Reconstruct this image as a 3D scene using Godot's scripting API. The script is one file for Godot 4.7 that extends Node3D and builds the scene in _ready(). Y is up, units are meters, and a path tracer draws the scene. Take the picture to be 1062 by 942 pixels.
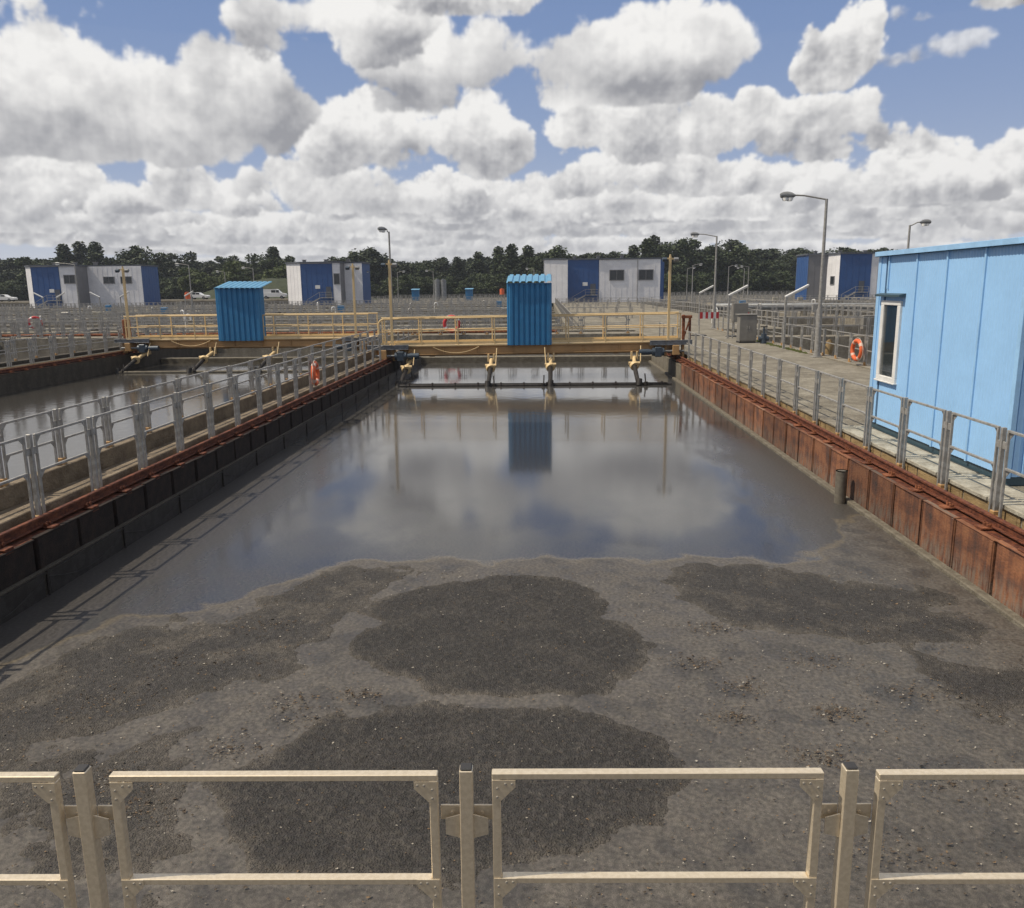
extends Node3D
# A waste water treatment plant: one long settling tank in front, its travelling bridge, and the tank farm behind.
# Units are metres. The deck level is y = 0, the water lies at WATER. The tanks run along -z.

const WATER := -0.97
const UP := Vector3.UP
var rng := RandomNumberGenerator.new()
var taken := {}
var M := {}
var T := {}


func _ready() -> void:
	rng.seed = 4711
	var cam := Camera3D.new()
	cam.name = "camera"
	cam.position = Vector3(0, 2.95, 0)
	cam.rotation_degrees = Vector3(-11.5, 2.36, -0.62)
	cam.fov = 57.98
	cam.near = 0.1
	cam.far = 4000.0
	add_child(cam)
	var env := Environment.new()
	env.background_mode = Environment.BG_SKY
	var sky := Sky.new()
	var pano := PanoramaSkyMaterial.new()
	pano.panorama = make_sky()
	sky.sky_material = pano
	env.sky = sky
	env.background_energy_multiplier = 1.0
	env.ambient_light_source = Environment.AMBIENT_SOURCE_SKY
	env.tonemap_mode = Environment.TONE_MAPPER_LINEAR
	env.tonemap_exposure = 0.97
	env.fog_enabled = true
	env.fog_density = 0.0002
	env.fog_light_color = Color(0.80, 0.83, 0.88)
	env.sdfgi_enabled = true
	env.ssao_enabled = true
	env.ssil_enabled = true
	var we := WorldEnvironment.new()
	we.name = "world_environment"
	we.environment = env
	add_child(we)
	var sun := DirectionalLight3D.new()
	sun.name = "sun"
	sun.light_energy = 1.5
	sun.light_color = Color(1.0, 0.95, 0.87)
	sun.light_angular_distance = 0.5
	sun.shadow_enabled = true
	add_child(sun)
	sun.look_at_from_position(Vector3(-1.0, 1.45, 0.14) * 50.0, Vector3.ZERO)

	make_textures()
	make_materials()
	build_ground()
	build_tank_walls()
	build_main_water()
	build_road()
	build_far_tanks()
	build_buildings()
	build_trees()
	build_booth()
	build_side_railings()
	build_bridges()
	build_road_furniture()
	build_lamps()
	build_far_things()
	build_front_railing()
	build_scum()


# ---------------------------------------------------------------- helpers
class Mb:
	var v := PackedVector3Array()
	var n := PackedVector3Array()
	var i := PackedInt32Array()

	func tri(a: Vector3, b: Vector3, c: Vector3) -> void:
		var m := (b - a).cross(c - a).normalized()
		var k := v.size()
		v.append_array(PackedVector3Array([a, b, c]))
		n.append_array(PackedVector3Array([m, m, m]))
		i.append_array(PackedInt32Array([k, k + 2, k + 1]))

	func quad(a: Vector3, b: Vector3, c: Vector3, d: Vector3) -> void:
		var m := (c - a).cross(d - b).normalized()
		var k := v.size()
		v.append_array(PackedVector3Array([a, b, c, d]))
		n.append_array(PackedVector3Array([m, m, m, m]))
		i.append_array(PackedInt32Array([k, k + 2, k + 1, k, k + 3, k + 2]))

	func box(c: Vector3, s: Vector3, b := Basis(), bev := 0.0) -> void:
		var h := s * 0.5
		var ax := [b.x, b.y, b.z]
		var hs := [h.x, h.y, h.z]
		for k in 3:
			var u: Vector3 = ax[(k + 1) % 3]
			var w: Vector3 = ax[(k + 2) % 3]
			var hu: float = hs[(k + 1) % 3] - bev
			var hw: float = hs[(k + 2) % 3] - bev
			for sg in [1.0, -1.0]:
				var o: Vector3 = c + ax[k] * (hs[k] * sg)
				if sg > 0:
					quad(o - u * hu - w * hw, o + u * hu - w * hw, o + u * hu + w * hw, o - u * hu + w * hw)
				else:
					quad(o - u * hu + w * hw, o + u * hu + w * hw, o + u * hu - w * hw, o - u * hu - w * hw)
		if bev <= 0.0:
			return
		for k in 3:
			var u: Vector3 = ax[(k + 1) % 3]
			var w: Vector3 = ax[(k + 2) % 3]
			var l: Vector3 = ax[k] * (hs[k] - bev)
			var hu: float = hs[(k + 1) % 3]
			var hw: float = hs[(k + 2) % 3]
			for su in [1.0, -1.0]:
				for sw in [1.0, -1.0]:
					var p: Vector3 = c + u * (hu * su) + w * ((hw - bev) * sw)
					var q: Vector3 = c + u * ((hu - bev) * su) + w * (hw * sw)
					if su * sw > 0:
						quad(p - l, q - l, q + l, p + l)
					else:
						quad(p + l, q + l, q - l, p - l)
		for sx in [1.0, -1.0]:
			for sy in [1.0, -1.0]:
				for sz in [1.0, -1.0]:
					var a: Vector3 = c + b.x * (h.x * sx) + b.y * ((h.y - bev) * sy) + b.z * ((h.z - bev) * sz)
					var e: Vector3 = c + b.x * ((h.x - bev) * sx) + b.y * (h.y * sy) + b.z * ((h.z - bev) * sz)
					var g: Vector3 = c + b.x * ((h.x - bev) * sx) + b.y * ((h.y - bev) * sy) + b.z * (h.z * sz)
					if sx * sy * sz > 0:
						tri(a, e, g)
					else:
						tri(a, g, e)

	func box2(lo: Vector3, hi: Vector3, bev := 0.0) -> void:
		box((lo + hi) * 0.5, hi - lo, Basis(), bev)

	func bar(p: Vector3, q: Vector3, w: float, h: float, bev := 0.0) -> void:   # w across, h up
		var z := (q - p).normalized()
		var up := Vector3.UP if absf(z.y) < 0.95 else Vector3.FORWARD
		var x := up.cross(z).normalized()
		box((p + q) * 0.5, Vector3(w, h, p.distance_to(q)), Basis(x, z.cross(x), z), bev)

	func tube(p: Vector3, q: Vector3, r: float, r2 := -1.0, k := 10, caps := true) -> void:
		if r2 < 0:
			r2 = r
		var z := (q - p).normalized()
		var x := (Vector3.UP if absf(z.y) < 0.9 else Vector3.RIGHT).cross(z).normalized()
		var y := z.cross(x)
		var s := v.size()
		for a in k + 1:
			var t := TAU * a / k
			var m := x * cos(t) + y * sin(t)
			v.append(p + m * r)
			v.append(q + m * r2)
			n.append(m)
			n.append(m)
		for a in k:
			var e := s + a * 2
			i.append_array(PackedInt32Array([e, e + 1, e + 3, e, e + 3, e + 2]))
		if caps:
			for a in range(1, k - 1):
				var t0 := TAU * a / k
				var t1 := TAU * (a + 1) / k
				tri(p + x * r, p + (x * cos(t1) + y * sin(t1)) * r, p + (x * cos(t0) + y * sin(t0)) * r)
				tri(q + x * r2, q + (x * cos(t0) + y * sin(t0)) * r2, q + (x * cos(t1) + y * sin(t1)) * r2)

	func path(pts: Array, r: float, k := 8) -> void:
		for a in pts.size() - 1:
			tube(pts[a], pts[a + 1], r, r, k, true)

	func torus(c: Vector3, rr: float, r: float, b: Basis, a0 := 0.0, a1 := TAU, ks := 28, kr := 10) -> void:   # the ring lies in b's x-y plane
		var s := v.size()
		for a in ks + 1:
			var t := a0 + (a1 - a0) * a / ks
			var d := b.x * cos(t) + b.y * sin(t)
			for e in kr + 1:
				var u := TAU * e / kr
				var m := d * cos(u) + b.z * sin(u)
				v.append(c + d * rr + m * r)
				n.append(m)
		for a in ks:
			for e in kr:
				var f := s + a * (kr + 1) + e
				i.append_array(PackedInt32Array([f, f + 1, f + kr + 2, f, f + kr + 2, f + kr + 1]))

	func prism(poly: Array, dir: Vector3) -> void:   # poly counter-clockwise seen against dir, swept along dir
		var idx := PackedVector2Array()
		var m := Vector3.ZERO
		for a in poly.size():
			var p: Vector3 = poly[a]
			var q: Vector3 = poly[(a + 1) % poly.size()]
			m += p.cross(q)
		m = m.normalized()
		var x: Vector3 = ((poly[1] as Vector3) - (poly[0] as Vector3)).normalized()
		var y := m.cross(x)
		for p in poly:
			idx.append(Vector2(p.dot(x), p.dot(y)))
		var t := Geometry2D.triangulate_polygon(idx)
		for a in range(0, t.size(), 3):
			var p: Vector3 = poly[t[a]]
			var q: Vector3 = poly[t[a + 1]]
			var w: Vector3 = poly[t[a + 2]]
			if (q - p).cross(w - p).dot(m) < 0:
				var sw := q
				q = w
				w = sw
			tri(p, q, w) if m.dot(dir) < 0 else tri(p, w, q)
			tri(p + dir, w + dir, q + dir) if m.dot(dir) < 0 else tri(p + dir, q + dir, w + dir)
		for a in poly.size():
			var p: Vector3 = poly[a]
			var q: Vector3 = poly[(a + 1) % poly.size()]
			if m.dot(dir) < 0:
				quad(p, p + dir, q + dir, q)
			else:
				quad(p, q, q + dir, p + dir)

	func mesh() -> ArrayMesh:
		var a := []
		a.resize(Mesh.ARRAY_MAX)
		a[Mesh.ARRAY_VERTEX] = v
		a[Mesh.ARRAY_NORMAL] = n
		a[Mesh.ARRAY_INDEX] = i
		var m := ArrayMesh.new()
		m.add_surface_from_arrays(Mesh.PRIMITIVE_TRIANGLES, a)
		return m


func numbered(called: String) -> String:
	var k: int = taken.get(called, -1) + 1
	taken[called] = k
	return called if k == 0 else "%s_%03d" % [called, k]


func place(o: Node3D, called: String, parent: Node) -> void:
	if parent == self:
		o.name = numbered(called)
		add_child(o)
		return
	var k: int = parent.get_meta("n_" + called, -1) + 1
	parent.set_meta("n_" + called, k)
	o.name = called if k == 0 else "%s_%03d" % [called, k]
	parent.add_child(o, true)


func obj(called: String, shape, mat: Material, parent: Node = self, at := Vector3.ZERO) -> MeshInstance3D:
	var o := MeshInstance3D.new()
	o.mesh = shape.mesh() if shape is Mb else shape
	o.material_override = mat
	o.position = at
	place(o, called, parent)
	return o


func tag(o: Node3D, label: String, category: String, group := "") -> Node3D:
	o.set_meta("label", label)
	o.set_meta("category", category)
	if group:
		o.set_meta("group", group)
	return o


func thing(called: String, label: String, category: String, at := Vector3.ZERO, turn := 0.0, group := "") -> Node3D:
	var o := Node3D.new()
	o.position = at
	o.rotation.y = turn
	place(o, called, self)
	tag(o, label, category, group)
	return o


func struct(called: String, shape, mat: Material, parent: Node = self, at := Vector3.ZERO) -> MeshInstance3D:
	var o := obj(called, shape, mat, parent, at)
	if parent == self:
		o.set_meta("kind", "structure")
	return o


func dup(src: Node3D, at: Vector3, turn: float, label := "") -> Node3D:
	var base := String(src.name).rstrip("0123456789").rstrip("_")
	var o: Node3D = src.duplicate()
	o.name = numbered(base)
	add_child(o)
	o.position = at
	o.rotation.y = turn
	if label:
		o.set_meta("label", label)
	return o


func lin(r: float, g: float, b: float) -> Color:
	return Color(r, g, b).linear_to_srgb()


func noise(sd: int, freq: float, oct := 4, kind := FastNoiseLite.TYPE_SIMPLEX_SMOOTH) -> FastNoiseLite:
	var f := FastNoiseLite.new()
	f.seed = sd
	f.frequency = freq
	f.noise_type = kind
	f.fractal_type = FastNoiseLite.FRACTAL_FBM if oct > 1 else FastNoiseLite.FRACTAL_NONE
	f.fractal_octaves = oct
	return f


func ordinal(k: int) -> String:
	var low := ["first", "second", "third", "fourth", "fifth", "sixth", "seventh", "eighth", "ninth", "tenth", "eleventh", "twelfth", "thirteenth", "fourteenth", "fifteenth", "sixteenth", "seventeenth", "eighteenth", "nineteenth"]
	if k < 19:
		return low[k]
	if k == 19:
		return "twentieth"
	if k == 29:
		return "thirtieth"
	return ("twenty-" if k < 29 else "thirty-") + low[(k + 1) % 10 - 1]


func number_off(list: Array, what: String) -> void:   # each gets a label by its order across the picture
	list.sort_custom(func(a, b): return a.position.x / -a.position.z < b.position.x / -b.position.z)
	for k in list.size():
		list[k].set_meta("label", "%s from the left of the %s" % [ordinal(k), what])


# ---------------------------------------------------------------- sky
const SW := 4096
const SH := 2048

func make_sky() -> ImageTexture:
	# Fair-weather cumulus over a pale blue sky, as radiance for every direction. Each cloud is a heap of lobes (azimuth, elevation, half width, half height in
	# degrees) over a flat base; billowy noise frays its edge, and it is lit from the sun's side and grey at its thick base.
	var half := SH / 2
	var col := PackedFloat32Array()
	col.resize(SW * half * 3)
	for y in half:
		var el := 90.0 * (half - y - 0.5) / half
		var t := pow(clampf(el / 90.0, 0.0, 1.0), 0.55)
		var c := Vector3(0.40, 0.51, 0.70).lerp(Vector3(0.088, 0.172, 0.41), clampf(t * 1.6, 0.0, 1.0))
		c = c.lerp(Vector3(0.60, 0.62, 0.66), exp(-el / 3.2))
		var row := PackedFloat32Array()
		row.resize(SW * 3)
		var k := y * SW * 3
		for x in SW:
			col[k] = c.x
			col[k + 1] = c.y
			col[k + 2] = c.z
			k += 3
	var nf := FastNoiseLite.new()
	nf.seed = 31
	nf.noise_type = FastNoiseLite.TYPE_PERLIN
	nf.frequency = 0.0055
	nf.fractal_type = FastNoiseLite.FRACTAL_FBM
	nf.fractal_octaves = 8
	nf.fractal_gain = 0.55
	var soft := nf.get_seamless_image(1024, 1024).get_data()
	nf.seed = 77
	nf.frequency = 0.0095
	nf.fractal_type = FastNoiseLite.FRACTAL_RIDGED
	nf.fractal_octaves = 7
	nf.fractal_gain = 0.58
	var ridged := nf.get_seamless_image(1024, 1024).get_data()
	var puff := PackedFloat32Array()
	puff.resize(1024 * 1024)
	for k in 1024 * 1024:
		puff[k] = (255 - ridged[k]) * (0.55 / 255.0) + (soft[k] - 128) * (1.0 / 255.0) - 0.32
	var mean := 0.0
	for k in 1024 * 1024:
		mean += puff[k]
	mean /= 1024.0 * 1024.0
	var dev := 0.0
	for k in range(0, 1024 * 1024, 7):
		dev += (puff[k] - mean) * (puff[k] - mean)
	dev = sqrt(dev * 7.0 / (1024.0 * 1024.0))
	for k in 1024 * 1024:
		puff[k] = (puff[k] - mean) * 0.2 / dev
	var clouds := []
	var r := RandomNumberGenerator.new()
	r.seed = 2024
	# small far heaps near the horizon, all the way round
	for k in 330:
		var el := 0.5 + 4.8 * pow(r.randf(), 1.1)
		var az := r.randf_range(-180, 180)
		var lobes := []
		for j in r.randi_range(2, 4):
			lobes.append(Vector4(az + r.randf_range(-3.5, 3.5), el + r.randf_range(0.1, 0.4) * (0.6 + el * 0.3), r.randf_range(2.0, 4.5), (0.35 + 0.2 * el) * r.randf_range(0.7, 1.2)))
		clouds.append([el, lobes, 1.15])
	# larger ones away from the view, thinning towards the zenith
	for k in 250:
		var el := 6.0 + 60.0 * pow(r.randf(), 1.5)
		var az := r.randf_range(-180, 180)
		var sc := clampf(sin(deg_to_rad(el)) * 2.6, 0.35, 1.8)
		var wide := 1.0 / cos(deg_to_rad(el))
		if absf(az) < 41.0 and el < (21.5 if az > -3.0 and az < 24.0 else 19.5):
			continue
		var lobes := []
		for j in r.randi_range(3, 6):
			lobes.append(Vector4(az + r.randf_range(-7, 7) * sc * wide, el + r.randf_range(0.0, 2.5) * sc, r.randf_range(3.0, 5.5) * sc * wide, r.randf_range(2.0, 3.6) * sc))
		clouds.append([el - 0.6 * sc, lobes, 1.0])
	for c in sky_heaps():
		clouds.append(c)
	clouds.sort_custom(func(a, b): return a[0] < b[0])
	for c in clouds:
		cloud(col, half, puff, c, r.randi() & 1023, r.randi() & 1023)
	for y in range(half - 170, half):      # the air near the horizon
		var el := 90.0 * (half - y - 0.5) / half
		var f := 0.72 * exp(-el / 4.0)
		var k := y * SW * 3
		for x in SW:
			col[k] += (0.66 - col[k]) * f
			col[k + 1] += (0.665 - col[k + 1]) * f
			col[k + 2] += (0.69 - col[k + 2]) * f
			k += 3
	var down := PackedFloat32Array()
	down.resize(SW * (SH - half) * 3)
	down.fill(0.16)
	col.append_array(down)
	var im := Image.create_from_data(SW, SH, false, Image.FORMAT_RGBF, col.to_byte_array())
	return ImageTexture.create_from_image(im)


func sky_heaps() -> Array:
	return [
		[8.6, [Vector4(-31.4, 12.4, 5.8, 4.4), Vector4(-28.0, 11.9, 5.0, 4.0), Vector4(-30.2, 15.0, 4.2, 2.9), Vector4(-24.2, 10.9, 3.9, 3.0), Vector4(-20.3, 12.0, 3.8, 2.9), Vector4(-17.3, 11.2, 2.6, 2.3)], 1.0],
		[14.0, [Vector4(-17.8, 16.4, 2.5, 1.9), Vector4(-14.0, 16.6, 3.6, 2.4), Vector4(-10.8, 16.4, 3.4, 2.6)], 1.0],
		[12.0, [Vector4(-7.7, 15.6, 4.4, 3.4), Vector4(-3.3, 15.1, 4.0, 3.2), Vector4(0.2, 13.9, 3.2, 2.4), Vector4(2.9, 14.2, 3.4, 2.2), Vector4(7.4, 14.6, 4.4, 2.7), Vector4(10.4, 14.6, 2.6, 2.2), Vector4(5.4, 13.0, 6.9, 1.4)], 1.0],
		[11.9, [Vector4(17.9, 13.6, 2.2, 1.6), Vector4(19.2, 14.8, 1.4, 1.8), Vector4(16.8, 12.9, 1.6, 0.9)], 1.1],
		[17.2, [Vector4(-6.5, 18.8, 4.2, 1.9), Vector4(-2.2, 19.0, 2.0, 1.4)], 1.1],
		[17.9, [Vector4(6.0, 18.9, 1.9, 1.3)], 1.15],
		[18.4, [Vector4(22.5, 19.6, 3.6, 1.6)], 1.0],
		[12.6, [Vector4(22.0, 13.1, 1.5, 0.42), Vector4(23.7, 13.5, 1.6, 0.5), Vector4(25.2, 13.7, 1.2, 0.4)], 0.6],
		[14.8, [Vector4(21.0, 15.4, 1.3, 0.4), Vector4(22.3, 15.1, 0.9, 0.3)], 0.5],
		[14.9, [Vector4(27.4, 15.7, 2.4, 0.8)], 0.9],
		[7.6, [Vector4(-13.8, 9.7, 3.4, 2.2), Vector4(-9.8, 10.4, 3.6, 2.4), Vector4(-5.5, 10.9, 2.4, 2.5), Vector4(-3.4, 9.2, 2.2, 1.6), Vector4(-11.6, 11.7, 1.6, 1.2)], 1.15],
		[8.0, [Vector4(2.3, 10.5, 2.0, 1.3), Vector4(6.3, 10.2, 3.4, 1.6), Vector4(10.9, 10.5, 2.6, 1.6), Vector4(13.0, 11.2, 1.9, 1.1), Vector4(17.4, 9.7, 3.7, 1.9), Vector4(20.4, 8.8, 2.0, 1.2)], 1.0],
		[5.4, [Vector4(-22.6, 6.5, 3.0, 1.5), Vector4(-19.4, 6.6, 2.8, 1.3), Vector4(-15.2, 7.1, 3.4, 2.0), Vector4(-11.2, 6.5, 4.1, 1.7), Vector4(-17.3, 7.8, 1.3, 0.8)], 1.05],
		[4.2, [Vector4(-31.9, 7.5, 3.3, 1.7), Vector4(-29.3, 6.3, 3.1, 1.5), Vector4(-27.1, 5.6, 2.3, 1.1), Vector4(-32.6, 5.4, 3.4, 1.4)], 1.12],
		[6.2, [Vector4(4.5, 7.8, 3.0, 1.5), Vector4(8.6, 7.8, 3.4, 1.6), Vector4(12.2, 7.1, 3.1, 1.3), Vector4(2.3, 7.0, 2.2, 1.1)], 1.05],
		[4.6, [Vector4(19.2, 6.7, 3.4, 1.5), Vector4(23.4, 7.5, 2.9, 1.6), Vector4(26.0, 6.8, 3.4, 1.6), Vector4(28.6, 7.3, 3.0, 1.7), Vector4(32.0, 7.0, 3.4, 1.7), Vector4(16.4, 6.2, 3.0, 1.2)], 1.12],
		[3.9, [Vector4(-6.1, 5.9, 4.1, 1.5), Vector4(-0.3, 5.9, 3.4, 1.6), Vector4(4.8, 5.3, 3.4, 1.3), Vector4(-2.9, 4.8, 4.8, 1.0)], 1.12],
		[3.2, [Vector4(13.5, 4.9, 4.1, 1.3), Vector4(18.8, 4.5, 4.1, 1.3), Vector4(9.9, 4.7, 3.4, 1.1), Vector4(22.6, 4.5, 4.1, 1.3), Vector4(26.7, 4.5, 4.1, 1.3)], 1.12],
		[3.1, [Vector4(-30.3, 4.0, 4.8, 1.1), Vector4(-25.0, 4.1, 4.8, 1.0), Vector4(-19.3, 4.4, 4.8, 1.1), Vector4(-13.8, 4.4, 4.1, 1.1), Vector4(-8.7, 4.1, 3.4, 1.0)], 1.12],
	]


func cloud(col: PackedFloat32Array, half: int, puff: PackedFloat32Array, c: Array, ox: int, oy: int) -> void:
	var base: float = c[0]
	var lobes: Array = c[1]
	var bright: float = c[2]
	var wisp := bright < 0.7
	if wisp:
		bright = 1.0
	var az0 := 1e9
	var az1 := -1e9
	var top := -1e9
	var big := 0.0
	for l in lobes:
		az0 = minf(az0, l.x - l.z * 1.35)
		az1 = maxf(az1, l.x + l.z * 1.35)
		top = maxf(top, l.y + l.w * 1.35)
		big = maxf(big, l.w)
	var per := SW / 360.0
	var x0 := int(floor(az0 / 360.0 * SW))
	var x1 := int(ceil(az1 / 360.0 * SW))
	var low := base - big * 0.35
	var y0 := maxi(0, int(floor(half - top * per)))
	var y1 := mini(half - 1, int(ceil(half - low * per)))
	var w := x1 - x0
	var h := y1 - y0
	if w < 4 or h < 3:
		return
	# the heap at a quarter of the resolution, then smoothly enlarged
	var qw := w / 4 + 2
	var qh := h / 4 + 2
	var f := Image.create(qw, qh, false, Image.FORMAT_RF)
	for y in qh:
		var el := (half - (y0 + y * 4.0)) / per
		var cut := clampf((el - low) / (big * 0.45), 0.0, 1.0)
		for x in qw:
			var az := (x0 + x * 4.0) / SW * 360.0
			var b := -0.8
			for l in lobes:
				var dx: float = (az - l.x) / l.z
				var dy: float = (el - l.y) / l.w
				if dy < 0:
					dy *= 0.8
				b = maxf(b, 1.0 - dx * dx - dy * dy)
			f.set_pixel(x, y, Color(minf(b, 2.2 * cut - 1.0 + 0.3 * b), 0, 0))
	f.resize(qw * 4, qh * 4, Image.INTERPOLATE_BILINEAR)
	var field := f.get_data().to_float32_array()
	var fw := qw * 4
	var sc := clampf(6.5 / big, 1.7, 5.5)
	var height := maxf(top - base, 0.3)
	for y in h:
		var el := (half - (y0 + y)) / per
		var t := clampf((el - base) / (height * 0.52), 0.0, 1.0)
		t = t * t * (3.0 - 2.0 * t)
		var ny := int(y * sc) + oy
		var r0 := (ny & 1023) << 10
		var c0 := (int(y * sc * 0.42) + ox & 1023) << 10
		var c1 := (int(y * sc * 0.42) + ox - 26 & 1023) << 10
		var r1 := ((ny - 9) & 1023) << 10
		var r2 := ((ny - 30) & 1023) << 10
		var k := y * fw
		var row := (y0 + y) * SW
		for x in w:
			var b := field[k + x]
			if b < -0.7:
				continue
			var nx := int(x * sc) + ox
			var p := puff[r0 + (nx & 1023)]
			var g := puff[c0 + (int(x * sc * 0.37) + oy & 1023)]
			var d := b * 0.95 + 1.75 * p + 1.0 * g + 0.13
			if d <= 0.0:
				continue
			var a := minf(d * 2.7, 1.0)
			a = a * a * (3.0 - 2.0 * a)
			if wisp:
				a = minf(d * 0.9, 0.7)
			var e := 0.45 * (p - puff[r1 + ((nx - 5) & 1023)]) + 0.75 * (p - puff[r2 + ((nx - 16) & 1023)]) + 1.0 * (g - puff[c1 + (int(x * sc * 0.37) + oy - 16 & 1023)])
			var s := 0.28 + 0.50 * t + e * 1.0 + 0.26 * (1.0 - minf(d * 0.9, 1.0))
			s = clampf(s * bright, 0.05, 1.1)
			var o := (row + posmod(x0 + x, SW)) * 3
			col[o] += (0.29 + 0.58 * s - col[o]) * a
			col[o + 1] += (0.295 + 0.565 * s - col[o + 1]) * a
			col[o + 2] += (0.325 + 0.52 * s - col[o + 2]) * a


# ---------------------------------------------------------------- textures and materials
func tone_texture(sd: int, size: int, layers: Array, lo: Color, hi: Color) -> ImageTexture:   # layers: [frequency, weight, octaves, contrast]
	var sum := PackedFloat32Array()
	sum.resize(size * size)
	for l in layers:
		var d := noise(sd, l[0], l[2]).get_seamless_image(size, size).get_data()
		sd += 17
		var c: float = l[3] if l.size() > 3 else 1.0
		for k in size * size:
			sum[k] += l[1] * clampf((d[k] / 255.0 - 0.5) * c + 0.5, 0.0, 1.0)
	var out := PackedByteArray()
	out.resize(size * size * 3)
	for k in size * size:
		var t := clampf(sum[k], 0.0, 1.0)
		out[k * 3] = int(255 * lerpf(lo.r, hi.r, t))
		out[k * 3 + 1] = int(255 * lerpf(lo.g, hi.g, t))
		out[k * 3 + 2] = int(255 * lerpf(lo.b, hi.b, t))
	return ImageTexture.create_from_image(Image.create_from_data(size, size, false, Image.FORMAT_RGB8, out))


func rust_wall_texture() -> ImageTexture:
	# rusty sheet steel, 4.3 m along and 1 m up: blotches, runs from the top edge, pale lime where the water has splashed
	var w := 1024
	var h := 512
	var blot := noise(61, 0.006, 4).get_seamless_image(w, h).get_data()
	var fine := noise(62, 0.06, 3).get_seamless_image(w, h).get_data()
	var f := noise(63, 0.022, 3)
	var g := noise(64, 0.05, 3)
	var out := PackedByteArray()
	out.resize(w * h * 3)
	for y in h:
		var wy := float(y) / h      # 0 at the top of a metre
		for x in w:
			var k := y * w + x
			var run := f.get_noise_2d(x, y * 0.05)
			var b := blot[k] / 255.0 + 0.62 * run
			var c := Vector3(0.27, 0.10, 0.045).lerp(Vector3(0.40, 0.175, 0.08), clampf(b * 1.6 - 0.5, 0, 1))
			c = c.lerp(Vector3(0.13, 0.065, 0.045), clampf(0.62 - b, 0, 1) * 1.5)
			c *= 0.72 + 0.5 * fine[k] / 255.0
			var lime := clampf(smoothstep(0.45, 1.0, wy) * (0.75 + 2.2 * g.get_noise_2d(x, y * 0.10)), 0, 1)
			c = c.lerp(Vector3(0.30, 0.25, 0.195), lime * 0.7)
			out[k * 3] = int(255 * pow(c.x, 1 / 2.2))
			out[k * 3 + 1] = int(255 * pow(c.y, 1 / 2.2))
			out[k * 3 + 2] = int(255 * pow(c.z, 1 / 2.2))
	return ImageTexture.create_from_image(Image.create_from_data(w, h, false, Image.FORMAT_RGB8, out))


func bumps(sd: int, freq: float, oct: int, scale: float) -> ImageTexture:
	var im := noise(sd, freq, oct).get_seamless_image(512, 512)
	im.convert(Image.FORMAT_RGBA8)
	im.bump_map_to_normal_map(scale)
	return ImageTexture.create_from_image(im)


func make_textures() -> void:
	T.concrete = tone_texture(1, 512, [[0.006, 0.4, 4, 1.6], [0.03, 0.3, 3, 1.6], [0.25, 0.3, 2, 1.8]], Color(0.62, 0.60, 0.56), Color(1, 1, 0.98))
	T.metal = tone_texture(2, 512, [[0.012, 0.5, 3, 1.8], [0.08, 0.3, 3, 1.5], [0.3, 0.2, 1, 1.5]], Color(0.72, 0.70, 0.67), Color(1, 1, 1))
	T.rust = tone_texture(3, 512, [[0.008, 0.55, 3, 2.0], [0.03, 0.35, 3, 1.6], [0.3, 0.1, 2, 1.5]], Color(0.45, 0.33, 0.27), Color(1.0, 0.90, 0.80))
	T.rustwall = rust_wall_texture()
	T.paint = tone_texture(4, 512, [[0.006, 0.5, 4, 1.6], [0.05, 0.3, 2, 1.4], [0.35, 0.2, 1, 1.5]], Color(0.88, 0.88, 0.88), Color(1, 1, 1))
	T.wear = tone_texture(5, 512, [[0.01, 0.5, 4, 2.6], [0.09, 0.5, 3, 2.2]], Color(0.45, 0.36, 0.28), Color(1, 1, 1))
	T.clean = tone_texture(12, 512, [[0.006, 0.6, 4, 1.6], [0.05, 0.4, 2, 1.4]], Color(0.95, 0.95, 0.95), Color(1, 1, 1))
	T.spangle = tone_texture(13, 512, [[0.03, 0.6, 3, 2.0], [0.2, 0.4, 2, 1.8]], Color(0.91, 0.90, 0.88), Color(1, 1, 1))
	T.leaf = tone_texture(6, 256, [[0.03, 0.6, 3, 2.0], [0.3, 0.4, 2, 1.5]], Color(0.45, 0.5, 0.35), Color(1, 1, 1))
	T.scum = tone_texture(7, 512, [[0.02, 0.3, 4, 1.8], [0.12, 0.4, 3, 1.8], [0.45, 0.3, 1, 2.0]], Color(0.42, 0.42, 0.42), Color(1, 1, 1))
	T.rough_n = bumps(8, 0.09, 4, 5.0)
	T.gravel_n = bumps(9, 0.05, 3, 11.0)
	T.ripple_n = bumps(10, 0.02, 3, 1.4)


func mat(c: Color, rough: float, tex := "", scale := 1.0, metal := 0.0, norm := "", nscale := 1.0, stretch := Vector3.ONE) -> StandardMaterial3D:
	var m := StandardMaterial3D.new()
	m.albedo_color = c
	m.roughness = rough
	m.metallic = metal
	m.metallic_specular = 0.5
	if tex or norm:
		m.uv1_triplanar = true
		m.uv1_world_triplanar = true
		m.uv1_scale = Vector3.ONE * scale * stretch
	if tex:
		m.albedo_texture = T[tex]
	if norm:
		m.normal_enabled = true
		m.normal_texture = T[norm]
		m.normal_scale = nscale
	return m


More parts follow.
